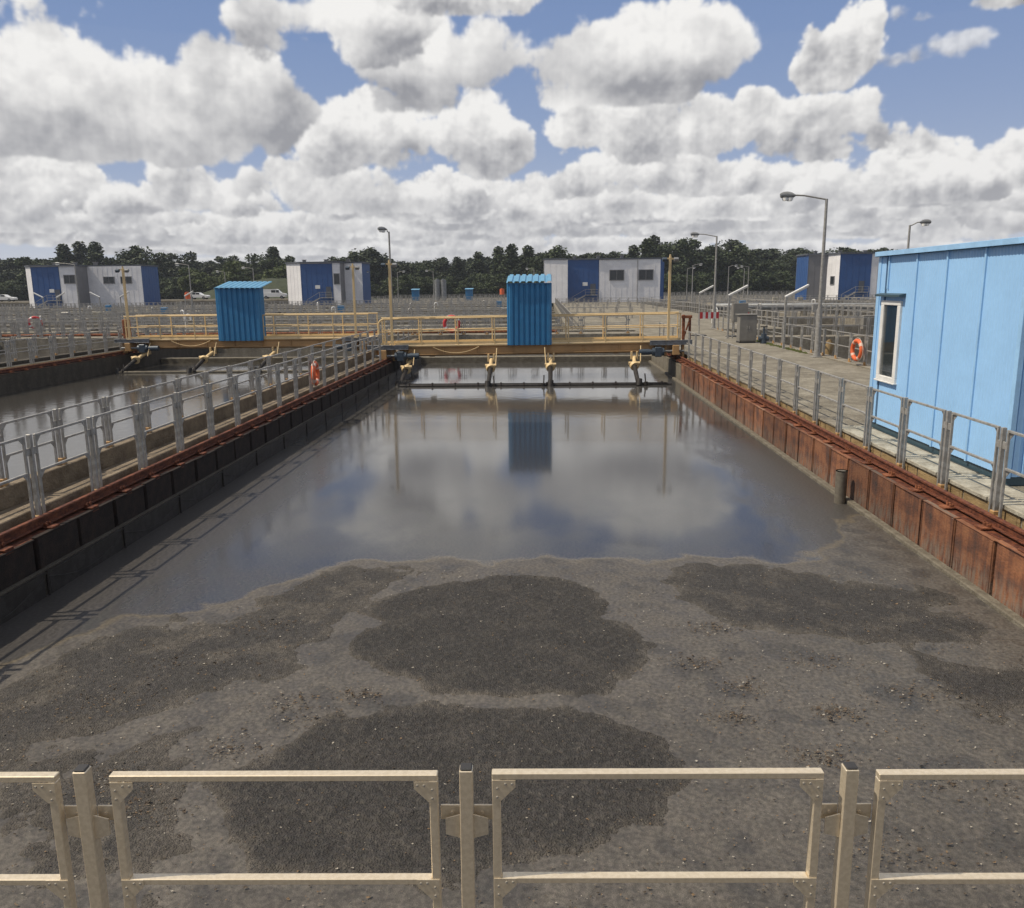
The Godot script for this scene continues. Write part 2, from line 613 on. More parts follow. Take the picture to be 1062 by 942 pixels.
func make_materials() -> void:
	M.galv = mat(lin(0.45, 0.45, 0.44), 0.5, "metal", 1.1, 0.35)
	M.alu = mat(lin(0.80, 0.70, 0.54), 0.40, "spangle", 2.2, 0.55)
	M.far_galv = mat(lin(0.44, 0.435, 0.42), 0.6, "metal", 0.4, 0.1)
	M.cap = mat(lin(0.03, 0.03, 0.032), 0.7)
	M.bolt = mat(lin(0.42, 0.40, 0.36), 0.45, "", 1.0, 0.6)
	M.concrete = mat(lin(0.30, 0.275, 0.235), 0.9, "concrete", 0.35, 0.0, "rough_n", 0.5)
	M.walk = mat(lin(0.25, 0.20, 0.145), 0.9, "concrete", 0.35, 0.0, "rough_n", 0.5)
	M.road = mat(lin(0.285, 0.265, 0.225), 0.92, "concrete", 0.16, 0.0, "rough_n", 0.6)
	M.pale = mat(lin(0.50, 0.48, 0.42), 0.9, "concrete", 0.6, 0.0, "rough_n", 0.4)
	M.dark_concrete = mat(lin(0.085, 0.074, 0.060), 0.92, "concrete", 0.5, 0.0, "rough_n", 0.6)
	M.lip = mat(lin(0.22, 0.20, 0.165), 0.9, "concrete", 0.8, 0.0, "rough_n", 0.6)
	M.board = mat(lin(0.42, 0.30, 0.155), 0.8, "concrete", 0.6, 0.0, "rough_n", 0.3, Vector3(1, 1, 0.25))
	M.rust = []
	for k in 4:
		var m := mat(Color(0.66 + 0.06 * k, 0.65 + 0.06 * k, 0.65 + 0.06 * k), 0.9, "rustwall", 1.0, 0.0, "rough_n", 0.35, Vector3(0.23, 1.0, 0.23))
		m.uv1_offset = Vector3(0.31 * k, 0, 0.27 * k)
		M.rust.append(m)
	M.rust_plain = mat(lin(0.33, 0.155, 0.085), 0.88, "rust", 0.6, 0.0, "rough_n", 0.5)
	M.yard = mat(lin(0.16, 0.148, 0.125), 0.95, "concrete", 0.1)
	M.rail = mat(lin(0.22, 0.09, 0.05), 0.75, "rust", 1.4, 0.15, "rough_n", 0.6)
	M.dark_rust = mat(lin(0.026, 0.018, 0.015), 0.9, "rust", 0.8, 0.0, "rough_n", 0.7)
	M.cream = mat(lin(0.68, 0.51, 0.27), 0.55, "paint", 0.5)
	M.beam = mat(lin(0.45, 0.27, 0.115), 0.65, "paint", 0.35)
	M.grey_steel = mat(lin(0.23, 0.25, 0.28), 0.5, "metal", 0.8, 0.3)
	M.motor = mat(lin(0.07, 0.10, 0.14), 0.45, "metal", 1.5, 0.2)
	M.black_pipe = mat(lin(0.035, 0.032, 0.03), 0.55, "wear", 1.0)
	M.kiosk_blue = mat(lin(0.030, 0.19, 0.40), 0.45, "paint", 0.5)
	M.kiosk_roof = mat(lin(0.12, 0.33, 0.52), 0.4, "paint", 0.5)
	M.booth_blue = mat(lin(0.31, 0.55, 0.86), 0.42, "clean", 0.3)
	M.booth_trim = mat(lin(0.33, 0.58, 0.88), 0.35, "paint", 0.6)
	M.booth_dark = mat(lin(0.045, 0.085, 0.11), 0.5, "paint", 0.6)
	M.white = mat(lin(0.78, 0.78, 0.76), 0.4, "paint", 0.7)
	M.clad_white = mat(lin(0.80, 0.80, 0.82), 0.5, "paint", 0.12)
	M.clad_blue = mat(lin(0.022, 0.085, 0.26), 0.45, "paint", 0.12)
	M.clad_grey = mat(lin(0.19, 0.19, 0.20), 0.6, "paint", 0.12)
	M.roof_dark = mat(lin(0.07, 0.08, 0.10), 0.7)
	M.glass = mat(lin(0.02, 0.024, 0.028), 0.08)
	M.lamp_glass = mat(lin(0.7, 0.7, 0.68), 0.2)
	M.orange = mat(lin(0.72, 0.13, 0.035), 0.55, "paint", 2.0)
	M.red = mat(lin(0.58, 0.035, 0.04), 0.5, "paint", 2.0)
	M.rope = mat(lin(0.5, 0.47, 0.4), 0.9)
	M.cabinet = mat(lin(0.21, 0.20, 0.18), 0.6, "paint", 0.8)
	M.tyre = mat(lin(0.02, 0.02, 0.02), 0.9)
	M.car_white = mat(lin(0.74, 0.74, 0.73), 0.25)
	M.silo = mat(lin(0.30, 0.32, 0.34), 0.5, "metal", 0.3, 0.3)
	M.bark = mat(lin(0.09, 0.075, 0.055), 0.95)
	M.grass = mat(lin(0.058, 0.064, 0.030), 0.95, "leaf", 0.03)
	M.water = mat(lin(0.060, 0.058, 0.055), 0.08, "", 0.16, 0.0, "ripple_n", 0.07)
	M.far_water = mat(lin(0.05, 0.047, 0.042), 0.12, "", 0.16, 0.0, "ripple_n", 0.2)
	M.leaf = []
	for c in [Vector3(0.060, 0.088, 0.030), Vector3(0.076, 0.108, 0.034), Vector3(0.13, 0.165, 0.042), Vector3(0.048, 0.070, 0.026)]:
		var m := mat(lin(c.x, c.y, c.z), 0.7, "leaf", 0.12)
		m.backlight = Color(0.25, 0.3, 0.12)
		m.backlight_enabled = true
		M.leaf.append(m)


# ---------------------------------------------------------------- ground, tank walls, water, road
func build_ground() -> void:
	var m := Mb.new()
	# one sheet to the horizon, sunk under the tanks, rising gently behind the plant
	var xs := [-2500.0, -900.0, -400.0, -260.0, -180.0, -121.0, -120.0, 120.0, 121.0, 180.0, 260.0, 400.0, 900.0, 2500.0]
	var zs := [400.0, 100.0, 30.0, 29.0, -151.0, -152.0, -166.0, -185.0, -240.0, -400.0, -900.0, -2500.0]
	var hf := func(x: float, z: float) -> float:
		if absf(x) < 120.5 and z < 29.5 and z > -151.5:
			return -2.2
		return -0.03
	for a in xs.size() - 1:
		for b in zs.size() - 1:
			var p := []
			for q in [[a, b], [a + 1, b], [a + 1, b + 1], [a, b + 1]]:
				p.append(Vector3(xs[q[0]], hf.call(xs[q[0]], zs[q[1]]), zs[q[1]]))
			m.quad(p[0], p[1], p[2], p[3])
	struct("ground", m, M.grass)
	var yd := Mb.new()
	yd.quad(Vector3(-135, 0.0, -151.5), Vector3(150, 0.0, -151.5), Vector3(150, 0.0, -252), Vector3(-135, 0.0, -252))
	struct("yard", yd, M.yard)
	yd = Mb.new()
	yd.box2(Vector3(-128, -1.0, -186), Vector3(-48, 1.1, -172.5), 0.3)
	struct("parking_bank", yd, M.yard)
	# grassy bank between the two left buildings
	var g := Mb.new()
	var nz := noise(5, 0.05, 3)
	var hh := func(x: float, z: float) -> float:
		var d := pow((x + 72.0) / 26.0, 2.0) + pow((z + 226.0) / 30.0, 2.0)
		return -0.2 + 6.0 * maxf(0.0, 1.0 - d) * (1.0 + 0.2 * nz.get_noise_2d(x, z))
	for a in 26:
		for b in 20:
			var x := -100.0 + a * 2.2
			var z := -200.0 - b * 3.2
			g.quad(Vector3(x, hh.call(x, z), z), Vector3(x + 2.2, hh.call(x + 2.2, z), z), Vector3(x + 2.2, hh.call(x + 2.2, z - 3.2), z - 3.2), Vector3(x, hh.call(x, z - 3.2), z - 3.2))
	struct("grass_hill", g, mat(lin(0.045, 0.058, 0.020), 0.95, "leaf", 0.12))


func rail_profile(m: Mb, x: float, z0: float, z1: float, y: float) -> void:   # crane rail: foot, web, head
	m.box2(Vector3(x - 0.065, y, z1), Vector3(x + 0.065, y + 0.022, z0), 0.004)
	m.box2(Vector3(x - 0.014, y + 0.022, z1), Vector3(x + 0.014, y + 0.095, z0))
	m.box2(Vector3(x - 0.036, y + 0.095, z1), Vector3(x + 0.036, y + 0.135, z0), 0.008)


func sheet_wall(called: String, label: String, x: float, side: float, z0: float, z1: float, mats: Array) -> void:
	# a wall of steel box piles along the water; side is +1 when the ledge lies towards +x
	var t := thing(called, label, "retaining wall", Vector3(x, WATER, z0))
	var shapes := []
	for k in 3:
		var m := Mb.new()
		var off := [0.0, 0.006, -0.005][k] as float
		# front face with a shallow swage and folded edges, top flange folded back
		m.box2(Vector3(minf(0, side * 0.08) + off * side, -0.4, -0.975), Vector3(maxf(0, side * 0.08) + off * side, 0.755, -0.02), 0.012)
		m.box2(Vector3(minf(-side * 0.012, side * 0.065), 0.757, -0.985), Vector3(maxf(-side * 0.012, side * 0.065), 0.775, -0.012), 0.004)
		m.box2(Vector3(minf(-side * 0.016, 0), -0.4, -0.10), Vector3(maxf(-side * 0.016, 0), 0.752, -0.03), 0.005)
		shapes.append(m.mesh())
	var n := int(z0 - z1)
	for k in n:
		var o := obj("pile_panel", shapes[k % 3], mats[(k * 7 + k / 3) % mats.size()], t, Vector3(rng.randf_range(-0.006, 0.006), rng.randf_range(-0.008, 0.008), -float(k)))
		o.rotation.y = rng.randf_range(-0.006, 0.006)


func chair_mesh(side: float) -> ArrayMesh:
	var m := Mb.new()
	m.box2(Vector3(-0.20, 0.0, -0.09), Vector3(0.16, 0.022, 0.09), 0.004)
	m.box2(Vector3(-0.20, -0.05, -0.08), Vector3(-0.17, 0.0, 0.08))
	for sz in [-1.0, 1.0]:
		m.box(Vector3(0.085, 0.045, sz * 0.045), Vector3(0.05, 0.045, 0.045), Basis(), 0.006)
		m.box(Vector3(-0.085, 0.045, sz * 0.045), Vector3(0.05, 0.045, 0.045), Basis(), 0.006)
		m.tube(Vector3(-0.10, 0.022, sz * 0.045), Vector3(-0.10, 0.085, sz * 0.045), 0.012, 0.012, 6)
		m.tube(Vector3(0.10, 0.022, sz * 0.045), Vector3(0.10, 0.085, sz * 0.045), 0.012, 0.012, 6)
	return m.mesh()


func crane_rail(label: String, x: float, side: float, z0: float, z1: float, m0: Material, m1: Material) -> void:
	var t := thing("crane_rail", label, "rail", Vector3(x, -0.185, z0))
	var m := Mb.new()
	rail_profile(m, 0, 0, z1 - z0, 0.022)
	m.box2(Vector3(-0.165, -0.022, z1 - z0), Vector3(0.17, -0.0165, 0.0))
	obj("rail", m, m0, t)
	var ch := chair_mesh(side)
	for k in int(z0 - z1):
		var o := obj("rail_chair", ch, m1, t, Vector3(0, 0, -float(k)))
		o.rotation.y = 0.0 if side > 0 else PI


func build_tank_walls() -> void:
	# right side of the middle tank
	sheet_wall("sheet_pile_wall", "rusty steel sheet pile wall along the right of the middle tank", 5.60, 1.0, -2.0, -34.0, M.rust)
	crane_rail("rusty crane rail on chairs along the right tank wall", 5.83, 1.0, -1.5, -43.5, M.rail, M.rust_plain)
	var m := Mb.new()
	m.box2(Vector3(5.47, -2.2, -43.6), Vector3(5.598, -0.905, 3.0), 0.015)
	struct("tank_lip", m, M.lip)
	m = Mb.new()
	m.box2(Vector3(5.76, -2.2, -43.6), Vector3(6.125, -0.205, 3.0))
	m.box2(Vector3(5.62, -2.2, -43.6), Vector3(5.76, -0.30, -34.05))
	struct("wall_ledge", m, M.lip)
	# kerb: boards under an overhanging edge, between railing posts
	var t := thing("kerb_edging", "tan boards closing the edge of the right road above the rail ledge", "kerb", Vector3(6.13, -0.205, -0.5))
	var bm := []
	for k in 2:
		m = Mb.new()
		m.box2(Vector3(0, 0.03, -1.44), Vector3(0.035, 0.185, -0.04), 0.006)
		m.box2(Vector3(0.0, 0.0, -0.06), Vector3(0.05, 0.19, 0.02))
		bm.append(m.mesh())
	for k in 27:
		obj("board", bm[k % 2], M.board, t, Vector3(rng.randf_range(-0.005, 0.005), rng.randf_range(-0.006, 0.006), -0.46 - 1.5 * k + 1.0))
	# pale slabs in front of the booth
	t = thing("slab_border", "pale concrete slabs laid between the booth and the railing", "paving", Vector3(6.09, 0.0, -17.2))
	for k in 11:
		m = Mb.new()
		m.box2(Vector3(0, -0.012, 0.01), Vector3(0.34, 0.05, 1.47), 0.008)
		m.box2(Vector3(0.355, -0.012, 0.01), Vector3(0.67, 0.044, 1.47), 0.008)
		obj("slab", m, M.pale, t, Vector3(0, rng.randf_range(-0.006, 0.004), k * 1.5))
	m = Mb.new()
	m.box2(Vector3(6.10, -0.018, -43.5), Vector3(6.34, 0.028, -17.25), 0.01)
	struct("road_edge", m, M.concrete)

	# left side of the middle tank: dark wall, rail, walkway with kerb and parapet
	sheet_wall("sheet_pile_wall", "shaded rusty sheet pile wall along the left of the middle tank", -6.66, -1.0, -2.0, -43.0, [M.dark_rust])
	crane_rail("rust brown crane rail along the left tank wall, lit on top", -6.86, -1.0, -1.5, -43.5, M.rail, M.rail)
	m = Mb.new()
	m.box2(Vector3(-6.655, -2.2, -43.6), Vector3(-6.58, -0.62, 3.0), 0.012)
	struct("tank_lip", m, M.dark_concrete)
	# scum baffle sheets hung along the left wall
	t = thing("baffle_sheets", "dark sheets hung between thin posts along the left tank wall", "baffle", Vector3(-6.56, WATER, -2.0))
	for k in 20:
		m = Mb.new()
		m.box2(Vector3(0, -0.2, -1.93), Vector3(0.008, 0.31, -0.05))
		m.box2(Vector3(-0.01, 0.30, -1.98), Vector3(0.022, 0.325, 0.0))
		m.tube(Vector3(0.012, -0.2, 0), Vector3(0.012, 0.34, 0), 0.018, 0.018, 6)
		for q in 6:
			var y0 := 0.26 - 0.2 * sin(PI * q / 6.0)
			var y1 := 0.26 - 0.2 * sin(PI * (q + 1) / 6.0)
			m.tube(Vector3(0.014, y0, -1.95 * q / 6.0), Vector3(0.014, y1, -1.95 * (q + 1) / 6.0), 0.007, 0.007, 5)
		obj("sheet", m, M.black_pipe, t, Vector3(0, 0, -2.0 * k))
	m = Mb.new()
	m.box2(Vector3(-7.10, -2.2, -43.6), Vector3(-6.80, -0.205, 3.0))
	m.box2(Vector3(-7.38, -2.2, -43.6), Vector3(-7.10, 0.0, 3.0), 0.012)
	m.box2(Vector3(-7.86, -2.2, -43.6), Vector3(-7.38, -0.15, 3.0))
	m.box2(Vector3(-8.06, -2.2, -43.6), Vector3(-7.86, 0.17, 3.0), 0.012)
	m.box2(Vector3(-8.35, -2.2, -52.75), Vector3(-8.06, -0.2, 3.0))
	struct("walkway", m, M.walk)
	# walls of the left tank and of the next ones
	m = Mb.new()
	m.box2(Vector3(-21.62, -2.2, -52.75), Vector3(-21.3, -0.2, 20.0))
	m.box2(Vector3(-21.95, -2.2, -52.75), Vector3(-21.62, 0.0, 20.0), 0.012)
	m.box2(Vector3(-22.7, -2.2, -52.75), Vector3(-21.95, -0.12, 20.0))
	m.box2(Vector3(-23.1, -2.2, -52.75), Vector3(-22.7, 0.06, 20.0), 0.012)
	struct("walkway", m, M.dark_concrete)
	t = thing("kerb_edging", "yellow brown boards along the far wall of the left tank", "kerb", Vector3(-21.615, -0.19, -8.0))
	for k in 29:
		obj("board", bm[k % 2], M.board, t, Vector3(0, 0, -1.5 * k))
	crane_rail("rusty crane rail along the far wall of the left tank", -21.46, 1.0, -6.0, -48.0, M.rail, M.rust_plain)
	# low weir behind the bridge, the outlet channel, and the crossing deck
	m = Mb.new()
	m.box2(Vector3(-8.3, -2.2, -44.3), Vector3(6.12, -0.66, -43.6), 0.02)
	struct("overflow_sill", m, M.lip)
	m = Mb.new()
	m.box2(Vector3(-120.0, -2.2, -55.0), Vector3(6.1, 0.004, -52.8), 0.02)
	struct("crossing_deck", m, M.concrete)
	m = Mb.new()
	m.box2(Vector3(-8.35, -2.2, -2.75), Vector3(6.1, -0.004, 8.0), 0.01)
	struct("front_deck", m, M.dark_concrete)
	m = Mb.new()
	m.box2(Vector3(-7.4, -2.2, -3.02), Vector3(6.1, 0.0, -2.75), 0.012)
	struct("front_kerb", m, M.lip)
	# a short pipe stub on the right wall
	m = Mb.new()
	m.tube(Vector3(0, -0.5, 0), Vector3(0, 0.6, 0), 0.10, 0.10, 16)
	m.torus(Vector3(0, 0.6, 0), 0.092, 0.012, Basis(Vector3.RIGHT, Vector3.BACK, Vector3.UP), 0, TAU, 16, 6)
	tag(obj("pipe_stub", m, mat(lin(0.22, 0.20, 0.165), 0.6, "metal", 1.2, 0.3), self, Vector3(5.37, WATER, -14.7)), "short upright grey pipe standing in the water against the rusty wall", "pipe")


func build_main_water() -> void:
	var m := Mb.new()
	m.quad(Vector3(-6.66, WATER, -24.0), Vector3(5.6, WATER, -24.0), Vector3(5.6, WATER, -43.7), Vector3(-6.66, WATER, -43.7))
	struct("tank_water", m, M.water)
	m = Mb.new()
	m.quad(Vector3(-21.4, WATER, 20.0), Vector3(-8.2, WATER, 20.0), Vector3(-8.2, WATER, -52.9), Vector3(-21.4, WATER, -52.9))
	struct("tank_water", m, M.far_water)
	m = Mb.new()
	m.quad(Vector3(-8.4, WATER + 0.06, -44.2), Vector3(6.2, WATER + 0.06, -44.2), Vector3(6.2, WATER + 0.06, -52.9), Vector3(-8.4, WATER + 0.06, -52.9))
	struct("channel_water", m, M.far_water)
	# sill on the left tank's water at its far end
	m = Mb.new()
	m.box2(Vector3(-21.25, -1.3, -45.2), Vector3(-8.4, -0.70, -44.7), 0.02)
	struct("overflow_sill", m, M.lip)


func build_road() -> void:
	var m := Mb.new()
	m.box2(Vector3(6.14, -2.2, -57.0), Vector3(11.35, 0.0, 12.0))
	struct("road", m, M.road)
	m = Mb.new()
	m.box2(Vector3(1.6, -2.2, -154.0), Vector3(16.5, 0.006, -57.0), 0.01)
	struct("apron", m, M.road)
	m = Mb.new()
	m.box2(Vector3(11.35, -2.2, -57.0), Vector3(11.85, 0.05, 12.0), 0.012)
	struct("road_kerb", m, M.concrete)
	# moss along the far kerb
	var g := Mb.new()
	for k in 260:
		var z := rng.randf_range(-47.0, -36.0)
		var x := 11.32 - absf(rng.randfn(0, 0.07))
		var s := rng.randf_range(0.02, 0.07)
		g.tri(Vector3(x - s, 0.0, z), Vector3(x + s, 0.0, z + s * 0.4), Vector3(x + rng.randf_range(-s, s), s * 1.6, z))
	var o := obj("grass", g, mat(lin(0.10, 0.12, 0.03), 0.9))
	tag(o, "low green grass tufts along the road kerb by the cabinet", "grass")
	o.set_meta("kind", "stuff")


# ---------------------------------------------------------------- railings
func frame_panel(m: Mb, len: float, top: float, mid: float, bot: float, w: float, h: float, bev: float) -> void:   # along +x, from 0 to len
	m.box2(Vector3(0, top - h, -w / 2), Vector3(len, top, w / 2), bev)
	m.box2(Vector3(w, mid - h, -w / 2), Vector3(len - w, mid, w / 2), bev)
	m.box2(Vector3(0, bot, -w / 2), Vector3(w * 0.9, top - h, w / 2), bev)
	m.box2(Vector3(len - w * 0.9, bot, -w / 2), Vector3(len, top - h, w / 2), bev)


func railing(called: String, label: String, at: Vector3, turn: float, count: int, pitch: float, foot: float, top: float, mid: float, m0: Material, detail: bool, group := "") -> Node3D:
	# posts with clamp plates between framed panels, running along the node's +x
	var t := thing(called, label, "railing", at, turn, group)
	var gap := 0.11
	var pm := Mb.new()
	frame_panel(pm, pitch - 2 * gap, top, mid, foot + 0.03, 0.036, 0.034, 0.004 if detail else 0.0)
	if detail:
		for sx in [0.0, 1.0]:      # corner plates
			for y in [top - 0.036, mid - 0.036]:
				var x0: float = 0.038 if sx == 0.0 else pitch - 2 * gap - 0.038
				var d: float = 0.09 if sx == 0.0 else -0.09
				pm.prism([Vector3(x0, y, 0.012), Vector3(x0 + d, y, 0.012), Vector3(x0, y - 0.09, 0.012)] if d < 0 else [Vector3(x0, y, 0.012), Vector3(x0, y - 0.09, 0.012), Vector3(x0 + d, y, 0.012)], Vector3(0, 0, -0.006))
	var panel := pm.mesh()
	var qm := Mb.new()
	qm.box2(Vector3(-0.026, foot, -0.03), Vector3(0.026, top + 0.01, 0.03), 0.004 if detail else 0.0)
	var post := qm.mesh()
	var fm := Mb.new()
	fm.box2(Vector3(-0.05, foot - 0.02, -0.05), Vector3(0.05, foot + 0.13, 0.05), 0.008)
	fm.box2(Vector3(-0.11, foot, -0.02), Vector3(0.11, foot + 0.07, 0.02), 0.005)
	var shoe := fm.mesh()
	var cm := Mb.new()
	cm.box2(Vector3(-gap - 0.005, 0.79 * top - 0.05, -0.012), Vector3(gap + 0.005, 0.79 * top + 0.05, 0.012), 0.004)
	var clamp_plate := cm.mesh()
	for k in count + 1:
		var p := obj("post", post, m0, t, Vector3(k * pitch, 0, 0))
		if detail:
			obj("shoe", shoe, M.beam, p)
		obj("clamp_plate", clamp_plate, m0, p)
		if k < count:
			var q := obj("panel", panel, m0, t, Vector3(k * pitch + gap, rng.randf_range(-0.008, 0.008), 0))
			q.rotation.z = rng.randf_range(-0.004, 0.004)
	return t


func build_side_railings() -> void:
	railing("railing", "grey metal railing along the near edge of the right road", Vector3(6.05, 0, -3.4), PI / 2, 27, 1.5, -0.19, 1.06, 0.56, M.galv, true)
	railing("railing", "grey metal railing nearest the middle tank on the left walkway", Vector3(-6.98, 0, -3.15), PI / 2, 26, 1.5, -0.19, 1.06, 0.56, M.galv, true)
	railing("railing", "grey metal railing on the left tank's side of the walkway", Vector3(-7.96, 0, -2.4), PI / 2, 27, 1.5, 0.15, 1.08, 0.60, M.galv, true)
	railing("railing", "grey railing on the far side of the right road, carrying the orange lifebuoy", Vector3(11.5, 0.03, -12.0), PI / 2, 29, 1.5, 0.02, 1.10, 0.58, M.galv, true)
	railing("railing", "grey railing on the far wall of the left tank, seen across its water", Vector3(-21.72, 0, -10.0), PI / 2, 26, 1.5, -0.18, 1.06, 0.56, M.galv, true)
	railing("railing", "second grey railing behind the left tank's far wall", Vector3(-22.9, 0, -9.2), PI / 2, 26, 1.5, 0.02, 1.10, 0.58, M.galv, true)
	railing("railing", "grey railing along the crossing deck behind the middle bridge, with a red lifebuoy", Vector3(-8.2, 0, -52.95), 0.0, 9, 1.5, 0.0, 1.08, 0.58, M.galv, true)
	railing("railing", "grey railing along the deck edge behind the left bridge", Vector3(-23.5, 0, -52.95), 0.0, 10, 1.5, 0.0, 1.08, 0.58, M.galv, true)


func build_front_railing() -> void:
	# the railing at the camera's feet: angle profiles, riveted corner plates, clamp plates, capped posts
	var t := thing("front_railing", "aluminium railing across the foreground with bright top rails and riveted corner plates", "railing", Vector3(-0.32, 0, -2.905), deg_to_rad(1.6))
	var pitch := 1.512
	var gap := 0.107
	var len := pitch - 2 * gap
	var w := 0.037
	var h := 0.027
	for k in range(-2, 3):
		var m := Mb.new()
		m.box2(Vector3(-0.026, -0.25, -0.026), Vector3(0.026, 1.098, 0.026), 0.003)
		var p := obj("post", m, M.alu, t, Vector3(k * pitch, 0, 0))
		p.rotation.z = rng.randf_range(-0.006, 0.006)
		m = Mb.new()
		m.box2(Vector3(-0.0235, 1.0985, -0.0235), Vector3(0.0235, 1.107, 0.0235), 0.004)
		obj("cap", m, M.cap, p)
		m = Mb.new()
		var c := 0.845
		m.prism([Vector3(-0.085, c - 0.036, 0.008), Vector3(-0.03, c - 0.052, 0.008), Vector3(0.03, c - 0.052, 0.008), Vector3(0.085, c - 0.036, 0.008), Vector3(0.085, c + 0.034, 0.008), Vector3(0.03, c + 0.05, 0.008), Vector3(-0.03, c + 0.05, 0.008), Vector3(-0.085, c + 0.034, 0.008)], Vector3(0, 0, -0.006))
		obj("clamp_plate", m, M.alu, p)
		for s in [-1.0, 1.0]:
			m = Mb.new()
			m.box2(Vector3(minf(s * 0.027, s * gap), 0.852, -0.032), Vector3(maxf(s * 0.027, s * gap), 0.918, -0.024), 0.002)
			m.tube(Vector3(s * 0.06, 0.885, -0.032), Vector3(s * 0.06, 0.885, -0.018), 0.007, 0.007, 6)
			obj("rear_strap", m, M.alu, p)
		if k == 2:
			continue
		# panel: welded frame, then riveted plates
		m = Mb.new()
		m.box2(Vector3(0, 1.08 - h, -w / 2), Vector3(len, 1.08, w / 2), 0.003)
		m.box2(Vector3(0.034, 0.615 - h, -w / 2), Vector3(len - 0.034, 0.615, w / 2), 0.003)
		for y in [0.12]:
			m.box2(Vector3(0.034, y - h, -w / 2), Vector3(len - 0.034, y, w / 2), 0.003)
		for x in [0.0, len - 0.034]:
			m.box2(Vector3(x, -0.1, -w / 2), Vector3(x + 0.034, 1.08 - h, w / 2), 0.003)
		var q := obj("panel", m, M.alu, t, Vector3(k * pitch + gap, rng.randf_range(-0.005, 0.005), 0))
		for s in [0, 1]:
			for y in [1.052, 0.613]:
				m = Mb.new()
				var x0: float = 0.003 if s == 0 else len - 0.003
				var d: float = 1.0 if s == 0 else -1.0
				var poly := [Vector3(x0, y, w / 2 + 0.003), Vector3(x0, y - 0.088, w / 2 + 0.003), Vector3(x0 + d * 0.034, y - 0.088, w / 2 + 0.003), Vector3(x0 + d * 0.09, y - 0.03, w / 2 + 0.003), Vector3(x0 + d * 0.09, y, w / 2 + 0.003)]
				if s == 1:
					poly.reverse()
				m.prism(poly, Vector3(0, 0, -0.0025))
				obj("corner_plate", m, M.alu, q)
				m = Mb.new()
				for rv in [Vector2(0.018, -0.073), Vector2(0.018, -0.035), Vector2(0.05, -0.016), Vector2(0.076, -0.016)]:
					m.tube(Vector3(x0 + d * rv.x, y + rv.y, w / 2 + 0.002), Vector3(x0 + d * rv.x, y + rv.y, w / 2 + 0.0065), 0.0062, 0.004, 8)
				obj("rivets", m, M.bolt, q)


# ---------------------------------------------------------------- scum on the near water
func inside(poly: PackedVector2Array, p: Vector2) -> float:   # signed distance, positive inside
	var d := 1e9
	for k in poly.size():
		var q := Geometry2D.get_closest_point_to_segment(p, poly[k], poly[(k + 1) % poly.size()])
		d = minf(d, p.distance_squared_to(q))
	return sqrt(d) if Geometry2D.is_point_in_polygon(p, poly) else -sqrt(d)


func film_edge(x: float) -> float:
	var e := [Vector2(-7, -7.6), Vector2(-5.84, -7.93), Vector2(-5.62, -8.6), Vector2(-5.03, -9.25), Vector2(-4.12, -9.70), Vector2(-3.54, -10.63), Vector2(-3.04, -11.32), Vector2(-1.94, -11.55), Vector2(-0.92, -11.34), Vector2(-0.08, -11.74), Vector2(1.04, -11.40), Vector2(2.18, -11.58), Vector2(3.26, -11.51), Vector2(4.04, -11.60), Vector2(4.6, -12.4), Vector2(4.9, -13.6), Vector2(6, -14.2)]
	for k in e.size() - 1:
		if x <= e[k + 1].x:
			return lerpf(e[k].y, e[k + 1].y, clampf((x - e[k].x) / (e[k + 1].x - e[k].x), 0, 1))
	return -14.0


func grid_mesh(vs: PackedVector3Array, cs: PackedColorArray, uv: PackedVector2Array, nx: int, nz: int, keep: PackedByteArray) -> ArrayMesh:
	var idx := PackedInt32Array()
	for b in nz - 1:
		for a in nx - 1:
			var k := b * nx + a
			if keep.size() and not (keep[k] or keep[k + 1] or keep[k + nx] or keep[k + nx + 1]):
				continue
			idx.append_array(PackedInt32Array([k, k + nx, k + 1, k + 1, k + nx, k + nx + 1]))
	var nn := PackedVector3Array()
	nn.resize(vs.size())
	for b in nz:
		for a in nx:
			var k := b * nx + a
			var l := vs[b * nx + maxi(a - 1, 0)]
			var r := vs[b * nx + mini(a + 1, nx - 1)]
			var u := vs[maxi(b - 1, 0) * nx + a]
			var d := vs[mini(b + 1, nz - 1) * nx + a]
			var m := (r - l).cross(u - d).normalized()
			nn[k] = m if m.y > 0 else -m
	var arr := []
	arr.resize(Mesh.ARRAY_MAX)
	arr[Mesh.ARRAY_VERTEX] = vs
	arr[Mesh.ARRAY_NORMAL] = nn
	arr[Mesh.ARRAY_COLOR] = cs
	if uv.size():
		arr[Mesh.ARRAY_TEX_UV] = uv
		var uv2 := PackedVector2Array()
		for p in vs:
			uv2.append(Vector2(p.x, p.z) * 1.6)
		arr[Mesh.ARRAY_TEX_UV2] = uv2
	arr[Mesh.ARRAY_INDEX] = idx
	var m := ArrayMesh.new()
	m.add_surface_from_arrays(Mesh.PRIMITIVE_TRIANGLES, arr)
	return m


var n_warp: FastNoiseLite
var n_low: FastNoiseLite
var n_mid: FastNoiseLite
var n_fine: FastNoiseLite

func film_colour(x: float, z: float) -> Vector3:
	var v := n_low.get_noise_2d(x, z) * 0.45 + n_mid.get_noise_2d(x, z) * 0.55 + n_fine.get_noise_2d(x, z) * 0.45
	var c := Vector3(0.158, 0.141, 0.120) * (1.0 + 0.42 * v)
	var vein := absf(n_low.get_noise_2d(x * 2.1 + 11.0, z * 2.1)) + 0.15 * n_fine.get_noise_2d(x, z)
	c = c.lerp(Vector3(0.24, 0.215, 0.18), 0.45 * (1.0 - smoothstep(0.0, 0.05, vein)))
	return c.lerp(Vector3(0.092, 0.085, 0.078), 0.7 * smoothstep(0.16, 0.42, n_mid.get_noise_2d(x * 0.55 + 50.0, z * 0.55)))


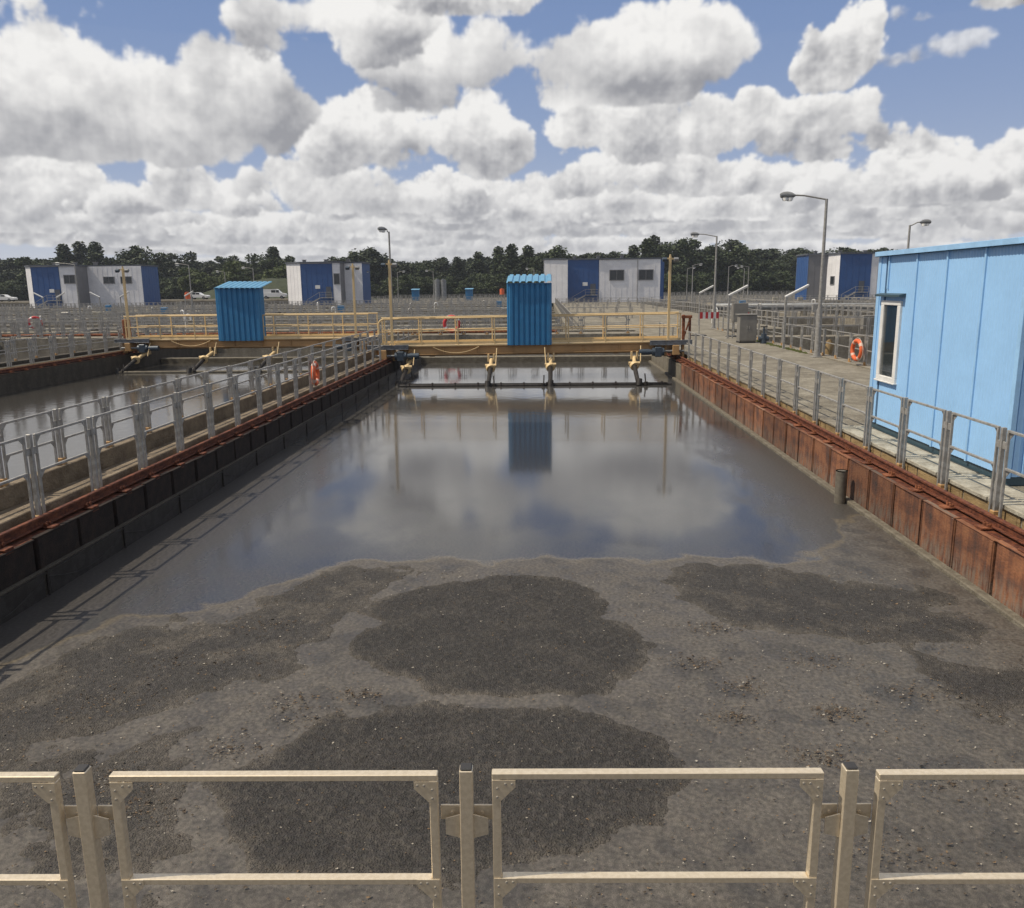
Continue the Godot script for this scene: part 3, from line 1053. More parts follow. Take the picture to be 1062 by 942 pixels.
func build_scum() -> void:
	n_warp = noise(21, 0.9, 4)
	n_low = noise(22, 0.45, 4)
	n_mid = noise(23, 2.2, 4)
	n_fine = noise(24, 14.0, 3)
	# the near water with its film: colour by vertex, gloss by a map over the sheet
	var x0 := -6.66
	var z0 := -3.0
	var wx := 12.26
	var wz := 21.0
	var nx := 520
	var nz := 760
	var vs := PackedVector3Array()
	var cs := PackedColorArray()
	var uv := PackedVector2Array()
	for b in nz:
		for a in nx:
			var x := x0 + wx * a / (nx - 1.0)
			var z := z0 - wz * b / (nz - 1.0)
			var film := smoothstep(-0.10, 0.22, z - film_edge(x) + 0.45 * n_warp.get_noise_2d(x, z))
			var far := clampf((z + 24.0) / 5.0, 0.0, 1.0)      # plain water where the next sheet begins
			var thin := clampf(smoothstep(-14.5, -9.5, z) * 0.35 + 0.25 * n_low.get_noise_2d(x * 1.5, z) * smoothstep(-18.0, -12.0, z), 0.0, 1.0) * far
			thin = maxf(thin, smoothstep(-3.6, -5.8, x + 0.8 * n_warp.get_noise_2d(x, z * 0.4)) * 0.6 * far)
			thin = maxf(thin, smoothstep(3.3, 4.9, x + 0.8 * n_warp.get_noise_2d(x, z * 0.4)) * 0.7 * far)
			var c := Vector3(0.084, 0.081, 0.077).lerp(Vector3(0.125, 0.115, 0.10), thin)
			var line := exp(-pow((z - film_edge(x) + 0.45 * n_warp.get_noise_2d(x, z) - 0.02) / 0.09, 2.0)) * far
			var fc := film_colour(x, z)
			c = c.lerp(fc, film)
			c = c.lerp(Vector3(0.23, 0.19, 0.125), line * 0.8)
			cs.append(Color(c.x, c.y, c.z))
			vs.append(Vector3(x, WATER + film * (0.004 + 0.005 * maxf(0, n_mid.get_noise_2d(x * 2, z * 2)) + 0.006 * n_fine.get_noise_2d(x * 1.5, z * 1.5)), z))
			uv.append(Vector2(a / (nx - 1.0), b / (nz - 1.0)))
	var gm := StandardMaterial3D.new()
	gm.vertex_color_use_as_albedo = true
	var rs := 512
	var rb := PackedByteArray()
	rb.resize(rs * rs)
	for b in rs:
		for a in rs:
			var x := x0 + wx * a / (rs - 1.0)
			var z := z0 - wz * b / (rs - 1.0)
			var film := smoothstep(-0.12, 0.2, z - film_edge(x) + 0.45 * n_warp.get_noise_2d(x, z))
			var far := clampf((z + 24.0) / 5.0, 0.0, 1.0)
			var thin := clampf(smoothstep(-14.5, -9.5, z) * 0.28 + 0.25 * n_low.get_noise_2d(x * 1.5, z) * smoothstep(-18.0, -12.0, z), 0.0, 1.0) * far
			thin = maxf(thin, smoothstep(-3.6, -5.8, x + 0.8 * n_warp.get_noise_2d(x, z * 0.4)) * 0.55 * far)
			thin = maxf(thin, smoothstep(3.3, 4.9, x + 0.8 * n_warp.get_noise_2d(x, z * 0.4)) * 0.75 * far)
			rb[b * rs + a] = int(255 * clampf(lerpf(0.08 + 0.5 * thin, 0.54 + 0.18 * n_mid.get_noise_2d(x, z), film), 0.06, 1.0))
	gm.roughness = 1.0
	gm.detail_enabled = true
	gm.detail_albedo = T.scum
	gm.detail_blend_mode = BaseMaterial3D.BLEND_MODE_MUL
	gm.detail_uv_layer = BaseMaterial3D.DETAIL_UV_2
	gm.normal_enabled = false
	gm.roughness_texture = ImageTexture.create_from_image(Image.create_from_data(rs, rs, false, Image.FORMAT_L8, rb))
	gm.roughness_texture_channel = BaseMaterial3D.TEXTURE_CHANNEL_RED
	struct("tank_water", grid_mesh(vs, cs, uv, nx, nz, PackedByteArray()), gm)

	# dark mats of thicker scum lying on the film, each with its own outline and lumpy relief
	var mats := [
		["round dark scum mat in the middle of the tank, above the nearest mat", 0.82, 0.016, 0.35, [Vector2(-2.29, -8.42), Vector2(-2.09, -9.15), Vector2(-2.31, -9.47), Vector2(-1.76, -10.42), Vector2(-1.01, -10.73), Vector2(-0.08, -10.89), Vector2(0.51, -10.59), Vector2(0.86, -9.34), Vector2(1.33, -8.58), Vector2(1.00, -8.05), Vector2(0.70, -7.46), Vector2(-0.06, -7.33), Vector2(-0.91, -7.39), Vector2(-1.55, -7.79)]],
		["broad dark scum mat nearest the front railing, seen through its panels", 0.82, 0.018, 0.3, [Vector2(-2.84, -5.83), Vector2(-2.35, -6.49), Vector2(-2.12, -6.91), Vector2(-1.54, -7.22), Vector2(-0.81, -7.25), Vector2(-0.06, -7.25), Vector2(0.67, -7.06), Vector2(1.05, -6.64), Vector2(1.28, -6.13), Vector2(0.98, -5.61), Vector2(0.50, -5.17), Vector2(-0.04, -5.03), Vector2(-0.55, -4.76), Vector2(-1.23, -4.78), Vector2(-2.06, -4.85), Vector2(-2.36, -5.31)]],
		["large patchy scum mat on the left beside the wall's shadow", 1.02, 0.006, 1.15, [Vector2(-5.46, -7.31), Vector2(-5.35, -8.08), Vector2(-5.13, -8.86), Vector2(-4.50, -9.31), Vector2(-3.83, -9.27), Vector2(-3.42, -10.26), Vector2(-3.08, -10.95), Vector2(-2.31, -11.24), Vector2(-1.66, -10.75), Vector2(-1.89, -10.42), Vector2(-2.46, -9.47), Vector2(-2.25, -9.15), Vector2(-2.48, -8.47), Vector2(-2.51, -7.99), Vector2(-3.14, -7.45), Vector2(-3.89, -6.62), Vector2(-4.75, -6.00), Vector2(-5.5, -6.3)]],
		["smooth dark scum mat on the right, reaching towards the rusty wall", 1.0, 0.003, 0.95, [Vector2(1.69, -11.07), Vector2(2.43, -11.41), Vector2(3.44, -11.09), Vector2(4.07, -10.63), Vector2(4.66, -10.38), Vector2(4.90, -9.85), Vector2(5.2, -9.25), Vector2(4.84, -8.48), Vector2(3.94, -8.52), Vector2(3.27, -8.69), Vector2(2.48, -8.94), Vector2(1.90, -9.35), Vector2(1.65, -9.97)]],
		["small dark scum mat at the right edge below the smooth one", 0.95, 0.003, 0.8, [Vector2(3.86, -8.57), Vector2(4.42, -8.32), Vector2(5.0, -7.80), Vector2(4.7, -7.04), Vector2(3.96, -7.11), Vector2(3.73, -7.57)]],
		["patchy scum mat at the left of the front railing", 1.05, 0.006, 1.2, [Vector2(-4.84, -6.44), Vector2(-3.81, -6.16), Vector2(-3.36, -6.63), Vector2(-3.05, -6.87), Vector2(-2.93, -6.03), Vector2(-2.74, -5.41), Vector2(-2.58, -4.68), Vector2(-3.50, -4.76), Vector2(-4.13, -5.38)]],
		["wet dark patch on the film close to the rusty wall", 0.55, 0.003, 0.8, [Vector2(4.69, -10.64), Vector2(5.0, -10.71), Vector2(5.25, -10.29), Vector2(5.16, -9.85), Vector2(4.88, -9.84)]],
	]
	var sm := StandardMaterial3D.new()
	sm.vertex_color_use_as_albedo = true
	sm.roughness = 0.72
	sm.metallic_specular = 0.4
	sm.uv1_triplanar = true
	sm.uv1_world_triplanar = true
	sm.uv1_scale = Vector3.ONE * 1.7
	sm.albedo_texture = T.scum
	sm.normal_enabled = true
	sm.normal_texture = T.gravel_n
	sm.normal_scale = 1.5
	var lump := noise(41, 9.0, 3)
	var lump2 := noise(42, 26.0, 2)
	for d in mats:
		var poly := PackedVector2Array(d[4])
		var lo := Vector2(1e9, 1e9)
		var hi := -lo
		for p in poly:
			lo = lo.min(p)
			hi = hi.max(p)
		lo -= Vector2(0.4, 0.4)
		hi += Vector2(0.4, 0.4)
		var st := 0.018
		var gx := int((hi.x - lo.x) / st) + 1
		var gz := int((hi.y - lo.y) / st) + 1
		# signed distance on a coarse grid, smoothly enlarged
		var cx := gx / 8 + 2
		var cz := gz / 8 + 2
		var im := Image.create(cx, cz, false, Image.FORMAT_RF)
		for b in cz:
			for a in cx:
				im.set_pixel(a, b, Color(inside(poly, Vector2(lo.x + (a + 0.5) * st * 8.0, hi.y - (b + 0.5) * st * 8.0)), 0, 0))
		im.resize(cx * 8, cz * 8, Image.INTERPOLATE_BILINEAR)
		var sd := im.get_data().to_float32_array()
		vs = PackedVector3Array()
		cs = PackedColorArray()
		var keep := PackedByteArray()
		var rough_edge: float = d[3]
		for b in gz:
			for a in gx:
				var x := lo.x + a * st
				var z := hi.y - b * st
				var f := sd[b * cx * 8 + a] + (0.12 + 0.25 * rough_edge) * n_warp.get_noise_2d(x * 1.3, z * 1.3) + 0.07 * n_mid.get_noise_2d(x, z) * (0.35 + rough_edge) - 0.25 * rough_edge * maxf(0.0, n_low.get_noise_2d(x * 2.3, z * 2.3 + 30.0))
				var e := smoothstep(-0.03, 0.10, f)
				var l := lump.get_noise_2d(x, z)
				var l2 := lump2.get_noise_2d(x, z)
				var y := WATER + 0.012 * e - 0.004 * (1.0 - e) + e * float(d[2]) * (1.5 * maxf(0.0, l) + 0.9 * absf(l2))
				if f < -0.05:
					y = WATER - 0.01
				vs.append(Vector3(x, y, z))
				var t := 1.0 + 0.35 * l + 0.2 * n_mid.get_noise_2d(x, z)
				var base := Vector3(0.094, 0.088, 0.083) * float(d[1])
				var share := 1.0 - smoothstep(-0.02, 0.14 + 0.26 * rough_edge, f + 0.10 * l + 0.10 * n_fine.get_noise_2d(x * 0.7, z * 0.7))
				share = maxf(share, 0.75 * rough_edge * smoothstep(0.0, 0.35, n_mid.get_noise_2d(x * 0.6, z * 0.6 + 9.0) + 0.25 * n_fine.get_noise_2d(x, z)))
				share = maxf(share, 0.5 * smoothstep(0.22, 0.5, n_fine.get_noise_2d(x * 1.4, z * 1.4)))
				base = base.lerp(film_colour(x, z), clampf(share, 0, 1))
				cs.append(Color(base.x * t, base.y * t, base.z * t))
				keep.append(1 if f > -0.06 else 0)
		var o := obj("scum_mat", grid_mesh(vs, cs, PackedVector2Array(), gx, gz, keep), sm)
		tag(o, d[0], "scum")
		o.set_meta("kind", "stuff")

	# flakes, leaves and crumbs floating on the film
	var fl := Mb.new()
	fl.tri(Vector3(-0.5, 0, -0.3), Vector3(0.1, 0.12, 0.5), Vector3(0.5, 0.05, -0.2))
	fl.tri(Vector3(-0.5, 0, -0.3), Vector3(0.5, 0.05, -0.2), Vector3(0.0, 0.3, -0.6))
	fl.tri(Vector3(0.1, 0.12, 0.5), Vector3(0.0, 0.3, 0.0), Vector3(0.5, 0.05, -0.2))
	var mm := MultiMesh.new()
	mm.transform_format = MultiMesh.TRANSFORM_3D
	mm.use_colors = true
	mm.mesh = fl.mesh()
	var clumps := [Vector3(-2.2, -6.9, 0.35), Vector3(-2.75, -6.35, 0.3), Vector3(-2.45, -7.2, 0.3), Vector3(-1.8, -7.35, 0.25), Vector3(1.75, -7.0, 0.25), Vector3(2.3, -6.35, 0.3), Vector3(1.55, -8.1, 0.3), Vector3(2.9, -8.2, 0.4), Vector3(3.6, -7.5, 0.4), Vector3(1.9, -9.0, 0.3), Vector3(-3.3, -9.0, 0.5), Vector3(-3.8, -8.0, 0.6), Vector3(-4.3, -7.2, 0.5), Vector3(-3.6, -5.9, 0.35), Vector3(-3.2, -5.5, 0.3), Vector3(3.3, -6.0, 0.5), Vector3(2.4, -5.2, 0.5), Vector3(2.0, -7.6, 0.3), Vector3(2.7, -7.1, 0.25)]
	var count := 26000
	mm.instance_count = count
	for k in count:
		var p: Vector2
		if k < 19000:
			p = Vector2(rng.randf_range(-5.4, 5.2), rng.randf_range(-11.2, -4.2))
		else:
			var c: Vector3 = clumps[rng.randi() % clumps.size()]
			p = Vector2(c.x + rng.randfn(0, c.z * 0.55), c.y + rng.randfn(0, c.z * 0.32))
		if p.y < film_edge(p.x) + 0.5:
			p.y = rng.randf_range(-8.0, -4.2)
		var s := 0.004 + 0.017 * pow(rng.randf(), 4.0)
		if k % 400 == 0:
			s *= 1.8
		var dark := k > 19000 and k % 6 == 0
		if dark:
			s *= 2.0
		var bs := Basis.from_euler(Vector3(rng.randf_range(-0.5, 0.5), rng.randf() * TAU, rng.randf_range(-0.4, 0.4))).scaled(Vector3(s * rng.randf_range(0.7, 1.8), s, s))
		mm.set_instance_transform(k, Transform3D(bs, Vector3(p.x, WATER + 0.018, p.y)))
		var q := rng.randf()
		var c := Color(0.07, 0.055, 0.04)
		if q > 0.86:
			c = Color(0.36, 0.33, 0.28)
		elif q > 0.62:
			c = Color(0.17, 0.115, 0.065)
		elif q > 0.4:
			c = Color(0.15, 0.13, 0.10)
		if dark:
			c = Color(0.075, 0.055, 0.038)
		mm.set_instance_color(k, c)
	var mi := MultiMeshInstance3D.new()
	mi.multimesh = mm
	var fm := StandardMaterial3D.new()
	fm.vertex_color_use_as_albedo = true
	fm.roughness = 0.8
	mi.material_override = fm
	place(mi, "floating_debris", self)
	mi.set_meta("kind", "stuff")
	tag(mi, "brown and pale crumbs and leaf bits floating on the scum", "debris")


# ---------------------------------------------------------------- the tank farm behind and beside
func far_railing(p: Vector3, q: Vector3, label: String) -> void:
	# a long run of the same railing, too far off to show more than posts and rails
	var t := thing("far_railing", label, "railing", p, 0.0, "grey railings along the far tank walkways")
	var d := q - p
	var n := int(d.length() / 1.5)
	var u := d.normalized()
	var m := Mb.new()
	var s := Mb.new()
	for k in n + 1:
		var a := u * (1.5 * k)
		s.box(a + UP * 0.53, Vector3(0.062, 1.1, 0.062))
		if k < n:
			var e := a + u * 0.1
			var f := a + u * 1.4
			m.box(e + UP * 0.52, Vector3(0.04, 1.02, 0.04))
			m.box(f + UP * 0.52, Vector3(0.04, 1.02, 0.04))
			m.bar(e + UP * 1.05, f + UP * 1.05, 0.045, 0.04)
			m.bar(e + UP * 0.58, f + UP * 0.58, 0.045, 0.04)
	obj("rails", m, M.far_galv, t)
	var o := obj("posts", s, M.far_galv, t)
	o.set_meta("kind", "stuff")


func build_far_tanks() -> void:
	var m := Mb.new()
	m.quad(Vector3(-119.9, -0.9, 20.0), Vector3(-23.2, -0.9, 20.0), Vector3(-23.2, -0.9, -151.0), Vector3(-119.9, -0.9, -151.0))
	struct("far_tank_water", m, M.far_water)
	m = Mb.new()
	m.quad(Vector3(-23.2, -0.9, -53.0), Vector3(1.6, -0.9, -53.0), Vector3(1.6, -0.9, -151.0), Vector3(-23.2, -0.9, -151.0))
	struct("far_tank_water", m, M.far_water)
	m = Mb.new()
	m.quad(Vector3(11.8, -0.9, 12.0), Vector3(119.9, -0.9, 12.0), Vector3(119.9, -0.9, -151.0), Vector3(11.8, -0.9, -151.0))
	struct("far_tank_water", m, M.far_water)
	# crossings on the left and in the middle
	var k := 0
	for z in [-60.5, -67.0, -74.0, -82.0, -91.0, -101.0, -112.0, -124.0, -137.0, -148.0]:
		m = Mb.new()
		var deep: float = [1.7, 1.2][k % 2]
		m.box2(Vector3(-119.0, -2.2, z - deep), Vector3(1.2, 0.01 - 0.002 * k, z), 0.02)
		struct("tank_walkway", m, M.pale if k % 3 == 1 else M.concrete)
		if k < 9:
			for x in [[-118.0, -60.0, "far left"], [-58.5, -26.0, "middle left"], [-24.5, 0.9, "middle"]]:
				far_railing(Vector3(x[0], 0, z - 0.12), Vector3(x[1], 0, z - 0.12), "grey railing, near edge of the %s crossing behind the bridges, %s stretch" % [ordinal(k), x[2]])
		if k % 2 == 0:
			far_railing(Vector3(-118.0, 0, z - deep + 0.12), Vector3(0.9, 0, z - deep + 0.12), "grey railing, far edge of the %s crossing behind the bridges" % ordinal(k))
		k += 1
	k = 0
	for x in [-36.0, -50.5, -65.0, -80.0, -96.0]:
		m = Mb.new()
		m.box2(Vector3(x - 1.4, -2.2, -150.5), Vector3(x, -0.006 - 0.002 * k, 10.0), 0.02)
		struct("tank_walkway", m, M.dark_concrete if k < 1 else M.concrete)
		far_railing(Vector3(x - 0.12, 0, -16.0 - 8.0 * k), Vector3(x - 0.12, 0, -58.0), "grey railing, right edge of the %s walkway beyond the left tank" % ordinal(k))
		far_railing(Vector3(x - 1.28, 0, -16.0 - 8.0 * k), Vector3(x - 1.28, 0, -100.0), "grey railing, left edge of the %s walkway beyond the left tank" % ordinal(k))
		k += 1
	# the pale wall of the tanks straight behind the left bridge, and a rusty pipe
	m = Mb.new()
	m.box2(Vector3(-58.0, -0.5, -55.6), Vector3(0.8, 0.12, -55.1), 0.02)
	struct("tank_walkway", m, M.pale)
	m = Mb.new()
	m.tube(Vector3(-60, 0.10, -54.5), Vector3(0.8, 0.10, -54.5), 0.09, 0.09, 10)
	tag(obj("rusty_pipe", m, M.rust_plain), "long thin rust red pipe laid along the far deck edge behind the bridges", "pipe")
	far_railing(Vector3(1.9, 0, -57.5), Vector3(1.9, 0, -150.0), "grey railing along the left side of the apron up to the white and blue building")
	far_railing(Vector3(-23.0, 0, -54.85), Vector3(5.8, 0, -54.85), "grey railing, far edge of the deck behind the middle bridge")
	far_railing(Vector3(-60.0, 0, -52.95), Vector3(-24.0, 0, -52.95), "grey railing, near edge of the deck left of the left bridge")
	far_railing(Vector3(-60.0, 0, -54.85), Vector3(-24.0, 0, -54.85), "grey railing, far edge of the deck left of the left bridge")
	# right of the road
	k = 0
	for z in [-30.0, -48.0, -62.0, -78.0, -97.0, -120.0, -145.0]:
		m = Mb.new()
		var deep: float = [0.5, 1.4, 0.6, 1.5, 1.5, 1.5, 1.5][k]
		m.box2(Vector3(16.6 if z < -57.0 else 11.86, -2.2, z - deep), Vector3(119.0, 0.012 - 0.002 * k, z), 0.02)
		struct("tank_walkway", m, M.concrete)
		if k > 0:
			far_railing(Vector3(17.0 if z < -57.0 else 14.0, 0, z - 0.12), Vector3(70.0, 0, z - 0.12), "grey railing, near edge of the %s crossing right of the road" % ordinal(k))
		if k in [1, 3, 4, 5]:
			far_railing(Vector3(17.0 if z < -57.0 else 14.0, 0, z - deep + 0.12), Vector3(90.0, 0, z - deep + 0.12), "grey railing, far edge of the %s crossing right of the road" % ordinal(k))
		k += 1
	k = 0
	for x in [27.0, 42.0, 57.0]:
		m = Mb.new()
		m.box2(Vector3(x, -2.2, -150.5), Vector3(x + 1.4, -0.006 - 0.002 * k, 10.0), 0.02)
		struct("tank_walkway", m, M.concrete)
		far_railing(Vector3(x + 0.12, 0, -20.0), Vector3(x + 0.12, 0, -120.0), "grey railing, left edge of the %s walkway right of the road" % ordinal(k))
		far_railing(Vector3(x + 1.28, 0, -20.0), Vector3(x + 1.28, 0, -120.0), "grey railing, right edge of the %s walkway right of the road" % ordinal(k))
		k += 1
	far_railing(Vector3(16.4, 0, -57.5), Vector3(16.4, 0, -145.0), "grey railing along the right side of the apron behind the road")
	k = 0
	for z in [-174.0, -188.0, -201.0, -216.0, -234.0, -250.0]:
		for x in [[-45.0, -1.0, "middle"], [25.0, 78.0, "right"]]:
			far_railing(Vector3(x[0], 0, z), Vector3(x[1], 0, z), "grey railing, %s row in the yard before the wood, %s stretch" % [ordinal(k), x[2]])
		k += 1
	k = 0
	for z in [-78.0, -95.0, -110.0, -128.0, -142.0]:
		far_railing(Vector3(2.2 if k else 2.2, 0, z), Vector3(9.5 if k == 0 else 15.8, 0, z), "grey railing, %s one across the apron before the plant building" % ordinal(k))
		k += 1
	# the thick pipe on saddles to the right
	var t := thing("pipeline", "thick pale grey pipe on saddles across the tanks on the right", "pipe", Vector3(18.0, 0.0, -88.0))
	m = Mb.new()
	m.tube(Vector3(0, 0.75, 0), Vector3(29, 0.75, 14), 0.36, 0.36, 16)
	obj("pipe", m, M.silo, t)
	for q in 9:
		m = Mb.new()
		m.box2(Vector3(-0.25, -1.2, -0.3), Vector3(0.25, 0.45, 0.3), 0.02)
		obj("saddle", m, M.concrete, t, Vector3(1.5 + 3.2 * q, 0, (1.5 + 3.2 * q) * 14.0 / 29.0))


# ---------------------------------------------------------------- buildings
func window_part(t: Node3D, c: Vector3, w: float, h: float, face: Vector3, bars := 1) -> void:
	var right := UP.cross(face).normalized()
	var b := Basis(right, UP, face)
	var m := Mb.new()
	for s in [-1.0, 1.0]:
		m.box(c + right * (s * (w / 2 - 0.06)), Vector3(0.12, h, 0.14), b)
		m.box(c + UP * (s * (h / 2 - 0.06)), Vector3(w - 0.24, 0.12, 0.14), b)
	for k in bars:
		m.box(c + right * (w * ((k + 1.0) / (bars + 1.0) - 0.5)), Vector3(0.08, h - 0.24, 0.12), b)
	var f := obj("window", m, M.clad_grey, t)
	m = Mb.new()
	m.box(c, Vector3(w - 0.24, h - 0.24, 0.05), b)
	obj("pane", m, M.glass, f)


func clad_wall(t: Node3D, p: Vector3, q: Vector3, h: float, mt: Material, called := "wall") -> void:
	# sheet cladding from p to q (seen from outside, left to right), standing seams every metre
	var d := (q - p)
	var u := d.normalized()
	var out := u.cross(UP)
	var m := Mb.new()
	var b := Basis(u, UP, -out) if u.cross(UP).dot(out) < 0 else Basis(u, UP, u.cross(UP))
	m.box((p + q) / 2 + UP * (h / 2) - out * 0.1, Vector3(d.length() - 0.004, h, 0.2), b)
	var n := maxi(1, int(d.length() / 1.0))
	for k in n + 1:
		m.box(p + d * (float(k) / n) + UP * (h / 2) + out * 0.012, Vector3(0.06, h - 0.02, 0.03), b)
	obj(called, m, mt, t)


func roof_part(t: Node3D, pts: Array, h: float) -> void:
	var m := Mb.new()
	var c := Vector3.ZERO
	for p in pts:
		c += p / pts.size()
	var poly := []
	for p in pts:
		var d: Vector3 = p - c
		poly.append(p + d.normalized() * 0.25 + UP * h)
	poly.reverse()
	m.prism(poly, UP * 0.28)
	var rf := obj("roof", m, M.roof_dark, t)
	for k in 3:
		m = Mb.new()
		var p := c + Vector3(-5.0 + 4.5 * k, h + 0.28, 0.6 * k - 0.4)
		m.box2(p + Vector3(-0.3, 0, -0.3), p + Vector3(0.3, 0.45, 0.3), 0.03)
		m.box2(p + Vector3(-0.42, 0.452, -0.42), p + Vector3(0.42, 0.53, 0.42), 0.02)
		obj("roof_vent", m, M.clad_grey, rf)
	m = Mb.new()
	m.box2(pts[1] + Vector3(0, h - 0.1, 0.03), pts[2] + Vector3(0, h + 0.02, 0.2))
	obj("gutter", m, M.clad_grey, rf)


func plant_house(label: String, at: Vector3, pts: Array, mats: Array, h: float) -> Node3D:
	# pts: the outline seen from the front, left to right, then round the back
	var t := thing("plant_building", label, "building", at)
	for k in pts.size():
		clad_wall(t, pts[k], pts[(k + 1) % pts.size()], h, mats[k])
	roof_part(t, pts, h)
	return t


func build_buildings() -> void:
	var W: Material = M.clad_white
	var B: Material = M.clad_blue
	var h := 7.9
	# far left: canted white corner, blue front, window bay, set-back white wall, blue end
	var t := plant_house("leftmost white and blue plant building with two windows in its set-back wall", Vector3(-88.0, 0.0, -160.0),
		[Vector3(-15.2, 0, -3.2), Vector3(-12.2, 0, 0), Vector3(-6.6, 0, 0), Vector3(-3.4, 0, 0), Vector3(-3.4, 0, -4.4), Vector3(7.6, 0, -4.4), Vector3(7.6, 0, -11.6), Vector3(-15.2, 0, -11.6)],
		[W, B, W, M.clad_grey, W, B, B, W], h)
	window_part(t, Vector3(-4.6, 5.4, 0.06), 2.3, 1.7, Vector3.BACK)
	window_part(t, Vector3(0.9, 5.2, -4.34), 2.3, 1.4, Vector3.BACK)
	window_part(t, Vector3(4.4, 5.2, -4.34), 2.3, 1.4, Vector3.BACK)
	stairs(t, Vector3(-8.6, 0, 0.3), "steel_stairs")
	sign_plate(t, Vector3(-8.4, 3.2, 0.06))
	# left of centre
	t = plant_house("white and blue plant building behind the gap of the two bridges", Vector3(-42.5, 0.0, -160.0),
		[Vector3(-8.1, 0, -3.0), Vector3(-4.5, 0, 0), Vector3(1.67, 0, 0), Vector3(3.17, 0, 0), Vector3(3.17, 0, -3.6), Vector3(6.66, 0, -3.6), Vector3(6.66, 0, -10.9), Vector3(-8.1, 0, -10.9)],
		[W, B, W, M.clad_grey, W, B, B, W], h)
	window_part(t, Vector3(2.5, 4.9, 0.06), 1.2, 2.1, Vector3.BACK, 0)
	sign_plate(t, Vector3(-1.3, 3.4, 0.06))
	stairs(t, Vector3(-0.5, 0, 0.3), "steel_stairs")
	# centre right
	t = plant_house("white and blue plant building at the end of the apron, with outside stairs", Vector3(10.5, 0.0, -160.0),
		[Vector3(-10.6, 0, 1.8), Vector3(-6.2, 0, 2.4), Vector3(-6.2, 0, 0), Vector3(-0.2, 0, 0), Vector3(11.4, 0, 0), Vector3(12.2, 0, -0.8), Vector3(12.2, 0, -12.0), Vector3(-10.6, 0, -12.0)],
		[W, W, B, W, B, B, W, W], h)
	window_part(t, Vector3(3.2, 5.0, 0.06), 2.8, 2.0, Vector3.BACK)
	window_part(t, Vector3(8.7, 5.0, 0.06), 2.8, 2.0, Vector3.BACK)
	stairs(t, Vector3(-2.6, 0, 0.4), "steel_stairs")
	sign_plate(t, Vector3(-2.8, 3.4, 0.06))
	var dp := Mb.new()
	dp.tube(Vector3(7.1, 0, 0.12), Vector3(7.1, h, 0.12), 0.06)
	obj("downpipe", dp, M.clad_grey, t)
	# right, half hidden by the booth
	t = plant_house("blue, grey and white plant building on the right behind the tall street lamp", Vector3(54.5, 0.0, -160.0),
		[Vector3(-4.07, 0, -10.4), Vector3(-4.07, 0, -3.0), Vector3(-0.43, 0, -3.0), Vector3(0.87, 0, 0.0), Vector3(6.71, 0, 0.0), Vector3(14.0, 0, -0.2), Vector3(14.0, 0, -13.0), Vector3(-3.0, 0, -13.0)],
		[B, M.clad_grey, W, B, W, W, W, W], h + 0.5)
	window_part(t, Vector3(0.16, 3.6, -1.5), 1.1, 1.6, Vector3(-3.0, 0, 1.3).normalized(), 0)
	stairs(t, Vector3(3.8, 0, 0.3), "steel_stairs")


func sign_plate(t: Node3D, at: Vector3) -> void:
	var m := Mb.new()
	m.box(at, Vector3(0.95, 0.65, 0.05), Basis(), 0.01)
	obj("sign_plate", m, M.white, t)


func stairs(t: Node3D, at: Vector3, called: String) -> void:
	var m := Mb.new()
	m.box(at + Vector3(1.0, 1.35, 0.5), Vector3(2.4, 0.12, 1.0))
	for k in 7:
		m.box(at + Vector3(-0.4 - 0.34 * k, 1.2 - 0.18 * k, 0.5), Vector3(0.34, 0.06, 1.0))
	m.bar(at + Vector3(-0.2, 1.3, 1.0), at + Vector3(-2.7, 0.0, 1.0), 0.06, 0.22)
	for s in [[Vector3(2.2, 1.4, 1.0), Vector3(2.2, 2.4, 1.0)], [Vector3(-0.2, 1.4, 1.0), Vector3(-0.2, 2.4, 1.0)], [Vector3(1.0, 1.4, 1.0), Vector3(1.0, 2.4, 1.0)], [Vector3(-2.7, 0.0, 1.0), Vector3(-2.7, 1.0, 1.0)], [Vector3(-0.2, 2.4, 1.0), Vector3(2.2, 2.4, 1.0)], [Vector3(-0.2, 2.4, 1.0), Vector3(-2.7, 1.0, 1.0)], [Vector3(-0.2, 1.9, 1.0), Vector3(2.2, 1.9, 1.0)], [Vector3(2.1, 0, 0.9), Vector3(2.1, 1.3, 0.9)]]:
		m.bar(at + s[0], at + s[1], 0.06, 0.06)
	obj(called, m, M.far_galv, t)
	m = Mb.new()
	m.box(at + Vector3(1.3, 2.4, -0.26), Vector3(1.0, 2.1, 0.06))
	obj("door", m, M.roof_dark, t)


# ---------------------------------------------------------------- trees
func crown_mesh(sd: int, lobes: Array, leaves: int, size: float) -> ArrayMesh:
	var r := RandomNumberGenerator.new()
	r.seed = sd
	var m := Mb.new()
	var total := 0.0
	for l in lobes:
		total += l[1].x * l[1].y
	for l in lobes:
		var c: Vector3 = l[0]
		var s: Vector3 = l[1]
		var n := int(leaves * s.x * s.y / total)
		for k in n:
			var d := Vector3(r.randfn(), r.randfn(), r.randfn()).normalized()
			var rad := pow(r.randf(), 0.33) * r.randf_range(0.82, 1.08)
			var p := c + d * s * rad
			var u := Vector3(r.randfn(), r.randfn() * 0.7, r.randfn()).normalized()
			var w := u.cross(Vector3(r.randfn(), r.randfn(), r.randfn())).normalized()
			var z := size * r.randf_range(0.6, 1.4)
			m.quad(p - u * z, p - w * z * 0.6, p + u * z, p + w * z * 0.6)
	return m.mesh()


